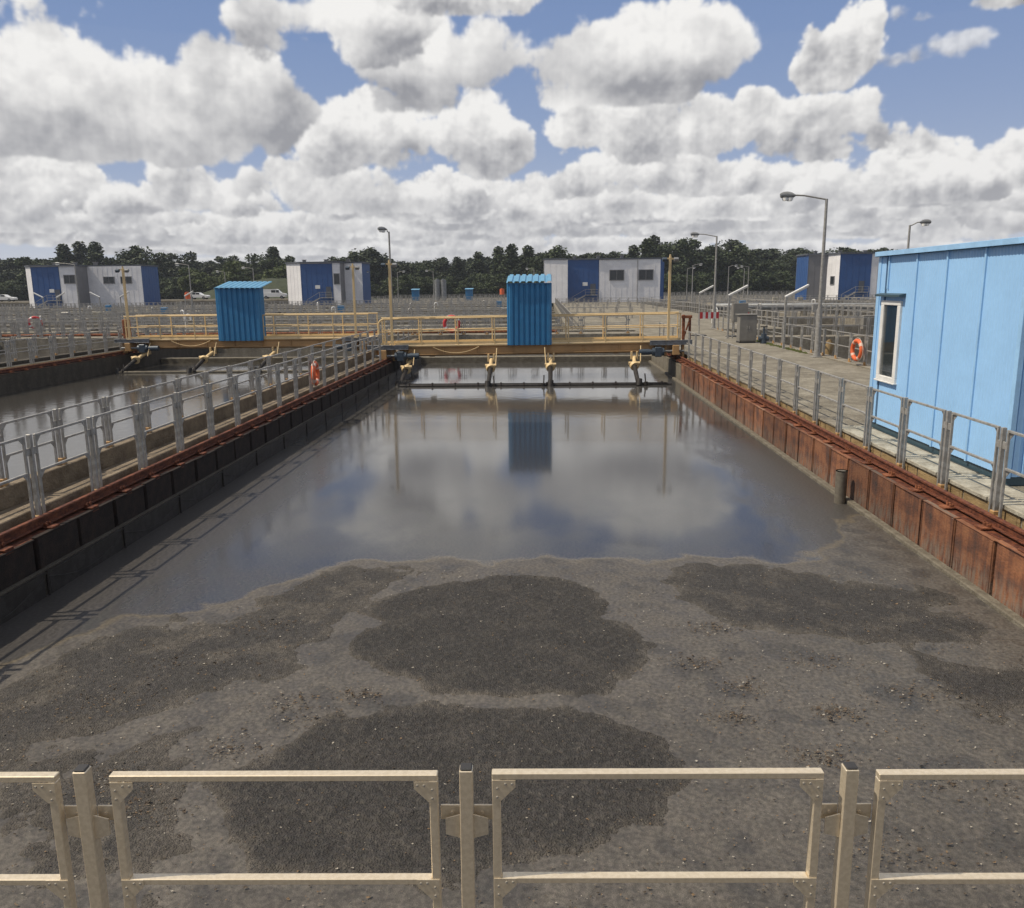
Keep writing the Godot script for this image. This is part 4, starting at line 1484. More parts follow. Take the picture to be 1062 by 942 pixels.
func trunk_mesh(h: float, r: float) -> ArrayMesh:
	var m := Mb.new()
	m.tube(Vector3(0, -1, 0), Vector3(0.1, h * 0.45, 0), r, r * 0.7, 8)
	m.tube(Vector3(0.1, h * 0.45, 0), Vector3(0, h * 0.85, 0.1), r * 0.7, r * 0.2, 8)
	for k in 5:
		var a := k * 2.4
		m.tube(Vector3(0.1, h * (0.3 + 0.08 * k), 0), Vector3(cos(a) * h * 0.16, h * (0.45 + 0.08 * k), sin(a) * h * 0.16), r * 0.35, r * 0.1, 6)
	return m.mesh()


func build_trees() -> void:
	# crowns of unit-ish trees 10 m high, scaled in place
	var kinds := []
	for sd in 3:      # broad and billowing
		var r := RandomNumberGenerator.new()
		r.seed = 50 + sd
		var lobes := []
		for k in 20:
			var a := r.randf() * TAU
			var y := r.randf_range(1.2, 9.0)
			var w := 2.3 * sin(PI * clampf((y - 1.0) / 9.6, 0.1, 1.0)) + 0.3
			lobes.append([Vector3(cos(a) * w * 0.75, y, sin(a) * w * 0.75), Vector3(r.randf_range(0.7, 1.3), r.randf_range(0.7, 1.3), r.randf_range(0.7, 1.3))])
		lobes.append([Vector3(0, 5.2, 0), Vector3(1.9, 4.0, 1.9)])
		kinds.append([crown_mesh(60 + sd, lobes, 5200, 0.22), trunk_mesh(10, 0.22)])
	for sd in 2:      # poplar-like, tall and narrow
		var r := RandomNumberGenerator.new()
		r.seed = 80 + sd
		var lobes := []
		for k in 12:
			var y := 0.9 + 0.76 * k
			var w := 0.95 * sin(PI * clampf((y - 0.2) / 10.2, 0.1, 0.97))
			var a := r.randf() * TAU
			lobes.append([Vector3(cos(a) * w * 0.5, y, sin(a) * w * 0.5), Vector3(0.5 + w * 0.5, r.randf_range(0.8, 1.2), 0.5 + w * 0.5)])
		kinds.append([crown_mesh(90 + sd, lobes, 3600, 0.19), trunk_mesh(10, 0.17)])
	# [x, top, kind, tone, width factor]: the trees that rise above the belt
	var groups := [
		["tall trees behind the leftmost plant building, counted from the left", [[-179, 12.2, 1], [-172, 16.2, 0], [-165, 19.3, 3], [-160, 20.2, 4], [-153, 19.8, 3], [-145, 17.2, 0], [-141, 18.4, 1], [-131, 19.5, 0], [-126, 17.9, 2]]],
		["trees right of the leftmost plant building, counted from the left", [[-119, 12.4, 1], [-110, 16.4, 2], [-104, 13.5, 0], [-96, 16.9, 1], [-90, 17.1, 3], [-86, 15.2, 2]]],
		["dark trees behind the second plant building, counted from the left", [[-69, 15.0, 0], [-63, 17.7, 1], [-58, 18.0, 2], [-55, 16.7, 0]]],
		["slim trees left of the middle blue kiosk, from the left", [[-40, 12.7, 1], [-29, 13.2, 3], [-22, 15.0, 4], [-15, 16.5, 3], [-11, 17.1, 4], [-6, 16.7, 3], [-3, 14.2, 2]]],
		["trees above the apron building's roof, from the left", [[5, 17.8, 1], [18, 13.0, 0], [29, 16.3, 3], [33, 18.1, 4], [37, 19.5, 3], [43, 19.8, 1], [47, 19.4, 2]]],
		["broad trees behind the second street lamp, from the left", [[55, 17.2, 2], [59, 19.6, 0], [63, 18.3, 1], [66, 16.1, 2], [74, 12.0, 0], [81, 12.5, 1]]],
	]
	for g in groups:
		var list: Array = g[1]
		for k in list.size():
			var e: Array = list[k]
			var hgt: float = e[1]
			var t := thing("tree", "%s of the %s" % [ordinal(k), g[0]], "tree", Vector3(e[0], -0.05, -280.0 + rng.randf_range(-8, 8)), rng.randf() * TAU, g[0])
			var kd: Array = kinds[e[2]]
			var s := hgt / 10.2
			var wd := s * (1.35 if e[2] < 3 else 1.7)
			var cr := obj("crown", kd[0], M.leaf[[3, 0, 0, 1][rng.randi() % 4]], t)
			cr.scale = Vector3(wd, s, wd)
			var tr := obj("trunk", kd[1], M.bark, t)
			tr.scale = Vector3(s, s, s)
	# lighter trees and bushes in front of the belt on the left
	for e in [[-106, 10.5, 0], [-99, 8.0, 1], [-92, 12.5, 2], [-84, 8.5, 1], [-78, 11.0, 0], [-70, 6.5, 2]]:
		var k := [-106, -99, -92, -84, -78, -70].find(e[0])
		var t := thing("bright_tree", "%s sunlit bright green tree by the grass bank, from the left" % ordinal(k), "tree", Vector3(e[0], 0.0, -246.0 + rng.randf_range(-6, 6)), rng.randf() * TAU, "sunlit bright green trees by the grass bank")
		var s: float = e[1] / 10.0
		var cr := obj("crown", kinds[e[2]][0], M.leaf[2], t)
		cr.scale = Vector3(s * 1.6, s, s * 1.6)
		var tr := obj("trunk", kinds[e[2]][1], M.bark, t)
		tr.scale = Vector3(s, s, s)
	# the belt of wood right along the horizon
	var mm := MultiMesh.new()
	mm.transform_format = MultiMesh.TRANSFORM_3D
	mm.mesh = kinds[0][0]
	var mm2 := MultiMesh.new()
	mm2.transform_format = MultiMesh.TRANSFORM_3D
	mm2.mesh = kinds[2][0]
	var n := 560
	mm.instance_count = n
	mm2.instance_count = n
	for k in n:
		var x := -430.0 + 860.0 * (k + rng.randf()) / n
		var z := -300.0 - 34.0 * rng.randf()
		var s := rng.randf_range(1.15, 1.45) * (1.15 + 0.1 * sin(x * 0.02))
		mm.set_instance_transform(k, Transform3D(Basis(UP, rng.randf() * TAU).scaled(Vector3(s * 1.7, s, s * 1.7)), Vector3(x, -0.3, z)))
		s = rng.randf_range(0.6, 0.85)
		mm2.set_instance_transform(k, Transform3D(Basis(UP, rng.randf() * TAU).scaled(Vector3(s * 1.9, s * 1.1, s * 1.9)), Vector3(x + 0.7, -1.0, z + 44.0)))
	for q in [[mm, M.leaf[3], "dark belt of wood along the whole horizon"], [mm2, M.leaf[1], "lower bushes along the front of the wood at the horizon"]]:
		var mi := MultiMeshInstance3D.new()
		mi.multimesh = q[0]
		mi.material_override = q[1]
		place(mi, "woods" if q[0] == mm else "undergrowth", self)
		tag(mi, q[2], "wood")
		mi.set_meta("kind", "stuff")


# ---------------------------------------------------------------- the blue booth on the right
func ribbed(len: float, h: float, pitch: float, deep: float) -> ArrayMesh:   # a ribbed sheet facing -x, running along -z from 0
	var m := Mb.new()
	var n := int(len / pitch)
	var p := len / n
	for k in n:
		var z := -p * k
		var a := 0.0
		for s in [[0.0, 0.0], [0.36, 0.0], [0.5, -deep], [0.86, -deep], [1.0, 0.0]]:
			if s[0] == 0.0:
				continue
			var prev: Array = {0.36: [0.0, 0.0], 0.5: [0.36, 0.0], 0.86: [0.5, -deep], 1.0: [0.86, -deep]}[s[0]]
			m.quad(Vector3(prev[1], 0, z - p * prev[0]), Vector3(prev[1], h, z - p * prev[0]), Vector3(s[1], h, z - p * s[0]), Vector3(s[1], 0, z - p * s[0]))
	m.box2(Vector3(0.004, 0, -len), Vector3(0.04, h, 0))
	return m.mesh()


func build_booth() -> void:
	var x0 := 6.76
	var x1 := 10.4
	var zn := -12.0
	var zf := -17.2
	var h := 3.42
	var t := thing("booth", "light blue ribbed metal booth with one narrow white window and awning", "booth", Vector3(x0, 0.06, zn))
	var dx := x1 - x0
	var dz := zf - zn
	# left wall in panels between cover strips; window opening left free in the last two
	var cuts := [0.0, -1.14, -2.35, -3.49, -3.92]
	for k in 3:
		obj("wall_panel", ribbed(cuts[k] - cuts[k + 1] - 0.0, h - 0.09, 0.085, 0.006), M.booth_blue, t, Vector3(0, 0.09, cuts[k]))
	var wz0 := -4.0      # window from wz0 to wz1, y 1.02 to 2.52
	var wz1 := -4.9
	obj("wall_panel", ribbed(0.51, h - 0.09, 0.085, 0.006), M.booth_blue, t, Vector3(0, 0.09, -3.49))
	obj("wall_panel", ribbed(0.8, 1.0 - 0.09, 0.085, 0.006), M.booth_blue, t, Vector3(0, 0.09, wz0))
	obj("wall_panel", ribbed(0.8, h - 2.56, 0.085, 0.006), M.booth_blue, t, Vector3(0, 2.56, wz0))
	obj("wall_panel", ribbed(0.4, h - 0.09, 0.085, 0.006), M.booth_blue, t, Vector3(0, 0.09, wz1))
	for z in [-1.14, -2.35, -3.49, -4.72]:
		var m := Mb.new()
		m.box2(Vector3(-0.034, 2.78 if z == -4.72 else 0.08, z - 0.024), Vector3(0.0, h, z + 0.024), 0.005)
		obj("cover_strip", m, M.booth_trim, t)
	for z in [-0.03, dz + 0.03]:
		var m := Mb.new()
		m.box2(Vector3(-0.02, 0.06, z - 0.05), Vector3(0.06, h, z + 0.05), 0.005)
		obj("corner_strip", m, M.booth_trim, t)
	# the other walls
	var m := Mb.new()
	for k in 24:
		m.box2(Vector3(0.075 + 0.147 * k, 0.08, -0.02), Vector3(0.075 + 0.147 * k + 0.08, h, 0.008), 0.003)
	m.box2(Vector3(0.06, 0.08, -0.05), Vector3(dx, h, -0.02))
	obj("end_wall", m, M.booth_blue, t)
	m = Mb.new()
	m.box2(Vector3(0.06, 0.08, dz), Vector3(dx, h, dz + 0.05))
	m.box2(Vector3(dx - 0.05, 0.08, dz + 0.05), Vector3(dx, h, -0.05))
	obj("rear_wall", m, M.booth_blue, t)
	m = Mb.new()
	m.box2(Vector3(0.03, -0.06, dz + 0.02), Vector3(dx - 0.02, 0.085, -0.02), 0.01)
	obj("plinth", m, M.booth_dark, t)
	# floor and roof close it
	m = Mb.new()
	m.prism([Vector3(-0.08, h + 0.005, 0.14), Vector3(dx + 0.1, h + 0.18, 0.14), Vector3(dx + 0.1, h + 0.26, 0.14), Vector3(-0.08, h + 0.075, 0.14)], Vector3(0, 0, dz - 0.19))
	var roof := obj("roof", m, M.booth_trim, t)
	m = Mb.new()
	m.box2(Vector3(-0.105, h - 0.005, dz - 0.06), Vector3(-0.082, h + 0.085, 0.15), 0.004)
	obj("fascia", m, M.booth_trim, roof)
	m = Mb.new()
	for k in 64:
		m.box2(Vector3(-0.078, h - 0.012, dz - 0.1 + 0.086 * k), Vector3(-0.02, h + 0.004, dz - 0.1 + 0.086 * k + 0.045))
	obj("soffit_ribs", m, M.booth_dark, roof)
	m = Mb.new()
	m.tube(Vector3(1.8, h + 0.1, -2.4), Vector3(1.8, h + 0.62, -2.4), 0.05, 0.05, 10)
	obj("vent_pipe", m, M.white, roof)
	# window: white frame, dark pane, awning strip
	m = Mb.new()
	m.box2(Vector3(-0.05, 1.0, wz1), Vector3(0.03, 1.09, wz0), 0.008)
	m.box2(Vector3(-0.05, 2.47, wz1), Vector3(0.03, 2.56, wz0), 0.008)
	m.box2(Vector3(-0.05, 1.09, wz0 - 0.13), Vector3(0.03, 2.47, wz0), 0.008)
	m.box2(Vector3(-0.05, 1.09, wz1), Vector3(0.03, 2.47, wz1 + 0.13), 0.008)
	m.box2(Vector3(-0.075, 0.97, wz1 - 0.03), Vector3(0.0, 0.998, wz0 + 0.03), 0.005)
	var w := obj("window", m, M.white, t)
	m = Mb.new()
	m.box2(Vector3(-0.02, 1.09, wz1 + 0.13), Vector3(-0.008, 2.47, wz0 - 0.13))
	var gm := mat(lin(0.35, 0.38, 0.38), 0.03)
	gm.transparency = BaseMaterial3D.TRANSPARENCY_ALPHA
	gm.albedo_color = Color(0.25, 0.28, 0.28, 0.28)
	obj("pane", m, gm, w)
	m = Mb.new()
	m.box2(Vector3(0.9, 0.0, wz1 + 0.1), Vector3(0.95, 1.5, wz0 + 0.3))
	m.box2(Vector3(0.5, 0.95, wz1), Vector3(1.2, 1.0, wz0 + 0.6))
	obj("desk", m, M.board, t)
	m = Mb.new()
	m.prism([Vector3(-0.01, 2.66, wz0 + 0.12), Vector3(-0.01, 2.70, wz0 + 0.12), Vector3(-0.13, 2.675, wz0 + 0.12), Vector3(-0.13, 2.635, wz0 + 0.12)], Vector3(0, 0, wz1 - wz0 - 0.27))
	obj("awning", m, M.booth_dark, t)


# ---------------------------------------------------------------- travelling bridges
func corrugated(w: float, h: float, n: int, deep: float) -> Mb:   # a trapezoid sheet facing +z, from x = 0
	var m := Mb.new()
	var p := w / n
	for k in n:
		var pts := [Vector2(0, 0), Vector2(0.2, 0), Vector2(0.34, deep), Vector2(0.86, deep), Vector2(1.0, 0)]
		for q in 4:
			var a: Vector2 = pts[q]
			var b: Vector2 = pts[q + 1]
			m.quad(Vector3(p * (k + a.x), 0, a.y), Vector3(p * (k + b.x), 0, b.y), Vector3(p * (k + b.x), h, b.y), Vector3(p * (k + a.x), h, a.y))
	return m


func kiosk(label: String, at: Vector3, w: float, flat_roof: bool) -> void:
	# control cabinet of blue corrugated sheet standing on a bridge, open at the back
	var t := thing("control_kiosk", label, "kiosk", at)
	var h := 2.62
	var d := 1.25 if flat_roof else 0.6
	obj("front_sheet", corrugated(w, h, 8, 0.055), M.kiosk_blue, t)
	var o := obj("side_sheet", corrugated(d, h, 5, 0.05), M.kiosk_blue, t, Vector3(0, 0, -d))
	o.rotation.y = -PI / 2
	o = obj("side_sheet", corrugated(d, h, 5, 0.05), M.kiosk_blue, t, Vector3(w, 0, 0))
	o.rotation.y = PI / 2
	var m := Mb.new()
	m.box2(Vector3(0.02, 0, -d), Vector3(w - 0.02, h, -d + 0.05))
	obj("rear_wall", m, M.motor, t)
	m = Mb.new()
	var n := 7 if flat_roof else 9
	var r := corrugated(w + 0.12, d + (0.75 if flat_roof else 1.1), n, 0.06 if flat_roof else 0.03)
	var rf := obj("roof", r, M.kiosk_roof, t, Vector3(-0.06, h + (0.02 if flat_roof else -0.02), 0.14))
	rf.rotation.x = -PI / 2 + (0.16 if flat_roof else 0.19)
	if not flat_roof:
		rf.rotation.z = -0.06
		rf.scale.x = 1.05
	m = Mb.new()
	m.box2(Vector3(0.0, h - 0.05, 0.0), Vector3(w, h - 0.005, 0.07))
	obj("edge_trim", m, M.kiosk_blue, t)


func handrail(t: Node3D, called: String, x0: float, x1: float, z: float, y0: float, pitch: float, loop_end: bool) -> void:
	var m := Mb.new()
	m.tube(Vector3(x0 + (0.25 if loop_end else 0.0), y0 + 1.15, z), Vector3(x1, y0 + 1.15, z), 0.03, 0.03, 8)
	m.tube(Vector3(x0, y0 + 0.6, z), Vector3(x1, y0 + 0.6, z), 0.022, 0.022, 8)
	m.bar(Vector3(x0, y0 + 0.07, z), Vector3(x1, y0 + 0.07, z), 0.012, 0.10)
	if loop_end:
		m.torus(Vector3(x0 + 0.25, y0 + 0.9, z), 0.25, 0.036, Basis(), PI / 2, PI, 8, 8)
		m.tube(Vector3(x0, y0 + 0.9, z), Vector3(x0, y0, z), 0.036, 0.036, 8)
	obj(called, m, M.cream, t)
	var s := Mb.new()
	s.box2(Vector3(-0.025, 0, -0.025), Vector3(0.025, 1.13, 0.025), 0.005)
	var sm := s.mesh()
	var n := int((x1 - x0) / pitch)
	for k in n + 1:
		var x := x1 - 0.04 - (x1 - x0 - (0.3 if loop_end else 0.08)) * k / n
		obj("rail_post", sm, M.cream, t, Vector3(x, y0, z))


func light_mast(label: String, at: Vector3) -> void:
	var t := thing("light_mast", label, "mast", at)
	var m := Mb.new()
	m.box2(Vector3(-0.05, 0, -0.05), Vector3(0.05, 3.5, 0.05), 0.006)
	m.box2(Vector3(-0.12, 0.0, -0.12), Vector3(0.12, 0.02, 0.12))
	obj("mast", m, M.cream, t)
	m = Mb.new()
	m.bar(Vector3(-0.25, 3.46, 0), Vector3(0.3, 3.42, 0), 0.06, 0.06)
	m.tube(Vector3(0.0, 3.5, 0), Vector3(0.0, 3.62, 0), 0.05, 0.03)
	obj("crosshead", m, M.cream, t)
	for s in [-1.0, 1.0]:
		m = Mb.new()
		m.box(Vector3(0.24 * s, 3.40, 0.08), Vector3(0.2, 0.14, 0.16), Basis(Vector3.RIGHT, 0.5), 0.02)
		obj("floodlight", m, M.silo if s > 0 else M.motor, t)


func drop_pipe(t: Node3D, x: float, z0: float, y0: float, zw: float, mirror: float, lean: float) -> void:
	# suction pipe: cream hanger and flange, dark lower pipe that leans forward into the water
	var m := Mb.new()
	m.box2(Vector3(x - 0.16, y0 - 0.34, z0 - 0.1), Vector3(x - 0.08, y0, z0 + 0.06), 0.01)
	m.box2(Vector3(x + 0.08, y0 - 0.34, z0 - 0.1), Vector3(x + 0.16, y0, z0 + 0.06), 0.01)
	m.tube(Vector3(x, y0 - 0.25, z0), Vector3(x + lean * 0.5, y0 - 0.55, z0 + 0.55), 0.085, 0.085, 12)
	m.tube(Vector3(x + lean * 0.5 - 0.02, y0 - 0.53, z0 + 0.50), Vector3(x + lean * 0.5 + 0.02, y0 - 0.60, z0 + 0.62), 0.20, 0.20, 14)
	m.tube(Vector3(x + lean * 0.5 - 0.24, y0 - 0.46, z0 + 0.5), Vector3(x + lean * 0.5 + 0.24, y0 - 0.46, z0 + 0.5), 0.07, 0.07, 10)
	m.tube(Vector3(x + mirror * 0.22, y0 - 0.4, z0 + 0.45), Vector3(x + mirror * 0.26, y0 + 0.25, z0 + 0.12), 0.025, 0.025, 6)
	var o := obj("suction_pipe", m, M.cream, t)
	m = Mb.new()
	m.tube(Vector3(x + lean * 0.5, y0 - 0.58, z0 + 0.6), Vector3(x + lean, WATER - 0.1, zw), 0.10, 0.085, 10)
	m.tube(Vector3(x + lean, WATER - 0.05, zw), Vector3(x + lean + 0.02, WATER + 0.22, zw - 0.1), 0.13, 0.12, 10)
	m.tube(Vector3(x + lean + mirror * 0.28, WATER - 0.1, zw), Vector3(x + lean + mirror * 0.25, WATER + 0.42, zw - 0.2), 0.03, 0.03, 6)
	m.tube(Vector3(x + lean + mirror * 0.28, WATER - 0.02, zw), Vector3(x + lean + mirror * 0.28, WATER + 0.12, zw), 0.09, 0.07, 8)
	obj("lower_pipe", m, M.black_pipe, o)


func bridge(label: String, xl: float, xr: float, z: float, tilt: float, first: bool) -> void:
	var mid := (xl + xr) / 2
	var t := thing("travelling_bridge", label, "bridge", Vector3(mid, 0, z))
	t.rotation.z = tilt
	var a := xl - mid
	var b := xr - mid
	var m := Mb.new()
	# main girders (front and back) of I section
	for zz in [0.0, -1.5]:
		m.box2(Vector3(a + 1.2, 0.17, zz - 0.01), Vector3(b - 1.0, 0.47, zz + 0.01))
		m.box2(Vector3(a + 1.2, 0.14, zz - 0.09), Vector3(b - 1.0, 0.168, zz + 0.09), 0.004)
		m.box2(Vector3(a + 1.2, 0.472, zz - 0.09), Vector3(b - 1.0, 0.50, zz + 0.09), 0.004)
		for k in 8:
			var x := lerpf(a + 1.6, b - 1.4, k / 7.0)
			m.box2(Vector3(x - 0.008, 0.17, zz + 0.012), Vector3(x + 0.008, 0.47, zz + 0.085))
	obj("girder", m, M.beam, t)
	m = Mb.new()
	m.box2(Vector3(a + 0.25, 0.504, -1.62), Vector3(b - 0.1, 0.56, 0.10), 0.008)
	obj("deck", m, M.cream, t)
	handrail(t, "front_handrail", a + 0.35, b - 0.3, 0.06, 0.56, 1.62, first)
	handrail(t, "rear_handrail", a + 0.15, b - 0.15, -1.58, 0.56, 1.62, false)
	# end channels, end carriages, drives
	for s in [-1.0, 1.0]:
		var e: float = a if s < 0 else b
		m = Mb.new()
		var q0: float = minf(e + s * 0.15, e - s * 1.65)
		var q1: float = maxf(e + s * 0.15, e - s * 1.65)
		m.box2(Vector3(q0, 0.42, 0.28), Vector3(q1, 0.58, 0.30), 0.004)
		m.box2(Vector3(q0, 0.582, 0.10), Vector3(q1, 0.60, 0.32), 0.004)
		m.box2(Vector3(q0, 0.40, 0.10), Vector3(q1, 0.418, 0.32), 0.004)
		obj("end_channel", m, M.grey_steel, t)
		m = Mb.new()
		m.box2(Vector3(e - s * 0.55 - 0.14, -0.02, -2.0), Vector3(e - s * 0.55 + 0.14, 0.39, 0.4), 0.015)
		m.box2(Vector3(e - s * 0.95 - 0.05, -0.1, -0.2), Vector3(e - s * 0.95 + 0.05, 0.39, 0.1), 0.01)
		m.box2(Vector3(e - s * 0.2 - 0.05, -0.15, -0.2), Vector3(e - s * 0.2 + 0.05, 0.39, 0.1), 0.01)
		obj("end_carriage", m, M.beam, t)
		for zz in [-1.6, 0.1]:
			m = Mb.new()
			m.tube(Vector3(e - s * 0.55 - 0.06, 0.05, zz), Vector3(e - s * 0.55 + 0.06, 0.05, zz), 0.17, 0.17, 18)
			obj("wheel", m, M.rail, t)
		m = Mb.new()
		m.tube(Vector3(e - s * 1.05, 0.12, 0.28), Vector3(e - s * 1.55, 0.12, 0.28), 0.17, 0.17, 16)
		m.tube(Vector3(e - s * 1.55, 0.12, 0.28), Vector3(e - s * 1.72, 0.12, 0.28), 0.10, 0.13, 12)
		m.tube(Vector3(e - s * 1.72, 0.12, 0.28), Vector3(e - s * 2.1, 0.12, 0.28), 0.13, 0.13, 14)
		m.box(Vector3(e - s * 1.3, 0.12, 0.28), Vector3(0.3, 0.42, 0.34), Basis(), 0.03)
		obj("drive_motor", m, M.motor, t)
		m = Mb.new()
		m.tube(Vector3(e - s * 0.2, 0.14, 0.28), Vector3(e - s * 1.05, 0.14, 0.28), 0.05, 0.05, 10)
		obj("drive_shaft", m, M.silo, t)
	# suction pipes along the front
	if first:
		drop_pipe(t, -6.0 - mid + 0.1, 0.1, 0.14, 2.5, 1.0, -0.15)
		drop_pipe(t, -2.33 - mid, 0.1, 0.14, 2.9, 1.0, 0.0)
		drop_pipe(t, 0.26 - mid, 0.1, 0.14, 2.9, -1.0, -0.05)
		drop_pipe(t, 3.86 - mid, 0.1, 0.14, 2.9, 1.0, -0.1)
	else:
		for q in [[-20.2, -0.7], [-16.8, -0.55], [-13.6, -0.5]]:
			drop_pipe(t, q[0] - mid, 0.1, 0.14, 1.9, 1.0, q[1])
	# brackets under the girder
	m = Mb.new()
	for k in 4:
		var x := lerpf(a + 2.5, b - 3.0, k / 3.0)
		m.box2(Vector3(x - 0.12, -0.02, -1.3), Vector3(x + 0.12, 0.138, -0.9), 0.01)
	m.bar(Vector3(a + 1.5, 0.05, -0.75), Vector3(b - 1.5, 0.05, -0.75), 0.05, 0.05)
	obj("under_bracket", m, M.beam, t)
	# sagging cable below the deck edge
	m = Mb.new()
	var pts := []
	for k in 11:
		var u := k / 10.0
		pts.append(Vector3(a + 2.7 + 2.0 * u, 0.47 - 0.26 * (1.0 - pow(2 * u - 1, 2.0)), 0.11))
	m.path(pts, 0.016, 6)
	obj("hanging_hose", m, M.cream, t)
	m = Mb.new()
	if first:      # rusty end frame on the right
		m.box2(Vector3(b - 0.22, 0.57, -0.25), Vector3(b - 0.1, 1.65, -0.15), 0.01)
		m.box2(Vector3(b + 0.06, 0.57, -0.25), Vector3(b + 0.16, 1.55, -0.15), 0.01)
		m.bar(Vector3(b - 0.16, 0.65, -0.14), Vector3(b + 0.11, 1.5, -0.14), 0.06, 0.06)
		m.box2(Vector3(b - 0.25, 1.50, -0.27), Vector3(b + 0.2, 1.62, -0.13), 0.01)
	else:
		m.box2(Vector3(a + 0.1, 0.57, -0.45), Vector3(a + 0.42, 1.55, -0.15), 0.03)
	obj("end_frame", m, M.rust_plain, t)


func build_bridges() -> void:
	bridge("cream travelling bridge over the middle tank, between the railed walls", -7.55, 6.15, -35.8, 0.010, true)
	kiosk("blue corrugated control kiosk on the middle bridge, with ridged roof edge", Vector3(-1.57, 0.50, -35.62), 1.82, true)
	light_mast("cream mast with floodlights at the left end of the middle bridge", Vector3(-6.62, 0.53, -35.62))
	light_mast("cream mast with floodlights at the right end of the middle bridge", Vector3(5.28, 0.62, -35.62))
	bridge("cream travelling bridge over the left tank, its kiosk roof sloping", -21.6, -8.5, -41.2, 0.0, false)
	kiosk("blue corrugated control kiosk on the left bridge, with overhanging pale roof", Vector3(-16.35, 0.46, -40.95), 2.15, false)
	light_mast("cream mast at the left end of the left bridge", Vector3(-20.95, 0.56, -40.95))
	light_mast("cream mast at the right end of the left bridge, before the second building", Vector3(-9.42, 0.56, -40.95))
	# the skimmer boom on the water in front of the middle bridge
	var t := thing("skimmer_boom", "dark floating boom across the water in front of the middle bridge", "boom", Vector3(-0.5, WATER, -33.0))
	var m := Mb.new()
	m.tube(Vector3(-5.4, 0.02, 0), Vector3(5.6, 0.02, -0.2), 0.075, 0.075, 10)
	m.box2(Vector3(-5.4, -0.15, -0.16), Vector3(5.4, 0.11, -0.12))
	obj("boom_pipe", m, M.black_pipe, t)
	for k in 12:
		m = Mb.new()
		m.torus(Vector3(0, 0.02, 0), 0.08, 0.02, Basis(Vector3.UP, Vector3.BACK, Vector3.RIGHT), 0, TAU, 12, 6)
		m.box2(Vector3(-0.03, -0.1, -0.14), Vector3(0.03, 0.14, 0.02))
		obj("clip", m, M.dark_rust, t, Vector3(-5.0 + 0.93 * k, 0, -0.018 * k))
	m = Mb.new()
	m.tube(Vector3(-20.8, WATER + 0.03, -39.3), Vector3(-9.0, WATER + 0.03, -39.5), 0.07, 0.07, 10)
	tag(obj("skimmer_pipe", m, M.lip), "pale floating pipe across the left tank in front of its bridge", "pipe")


# ---------------------------------------------------------------- things along the road, lamps, far things
func lifebuoy(label: String, at: Vector3, basis: Basis, r: float, red: bool) -> void:
	var t := thing("lifebuoy", label, "lifebuoy", at)
	t.basis = basis
	var m := Mb.new()
	m.torus(Vector3.ZERO, r, r * 0.23, Basis())
	obj("ring", m, M.red if red else M.orange, t)
	for k in 4:
		m = Mb.new()
		var a := TAU * k / 4.0 + 0.6
		m.torus(Vector3.ZERO, r, r * 0.24, Basis(), a - 0.16, a + 0.16, 5)
		obj("band", m, M.white if red else mat(lin(0.62, 0.42, 0.34), 0.6), t)
	m = Mb.new()
	for k in 4:
		var pts := []
		for q in 7:
			var a := TAU * (k + q / 6.0) / 4.0 + 0.6
			pts.append(Vector3(cos(a), sin(a), 0) * r * (1.25 + 0.08 * sin(PI * q / 6.0)))
		m.path(pts, 0.010, 5)
	obj("grab_rope", m, M.rope, t)
	m = Mb.new()
	m.bar(Vector3(0, r * 0.9, -0.09), Vector3(0, r * 1.35, -0.09), 0.03, 0.03)
	m.bar(Vector3(0, r * 0.95, -0.12), Vector3(0, r * 0.95, 0.02), 0.03, 0.03)
	obj("hook", m, M.galv, t)


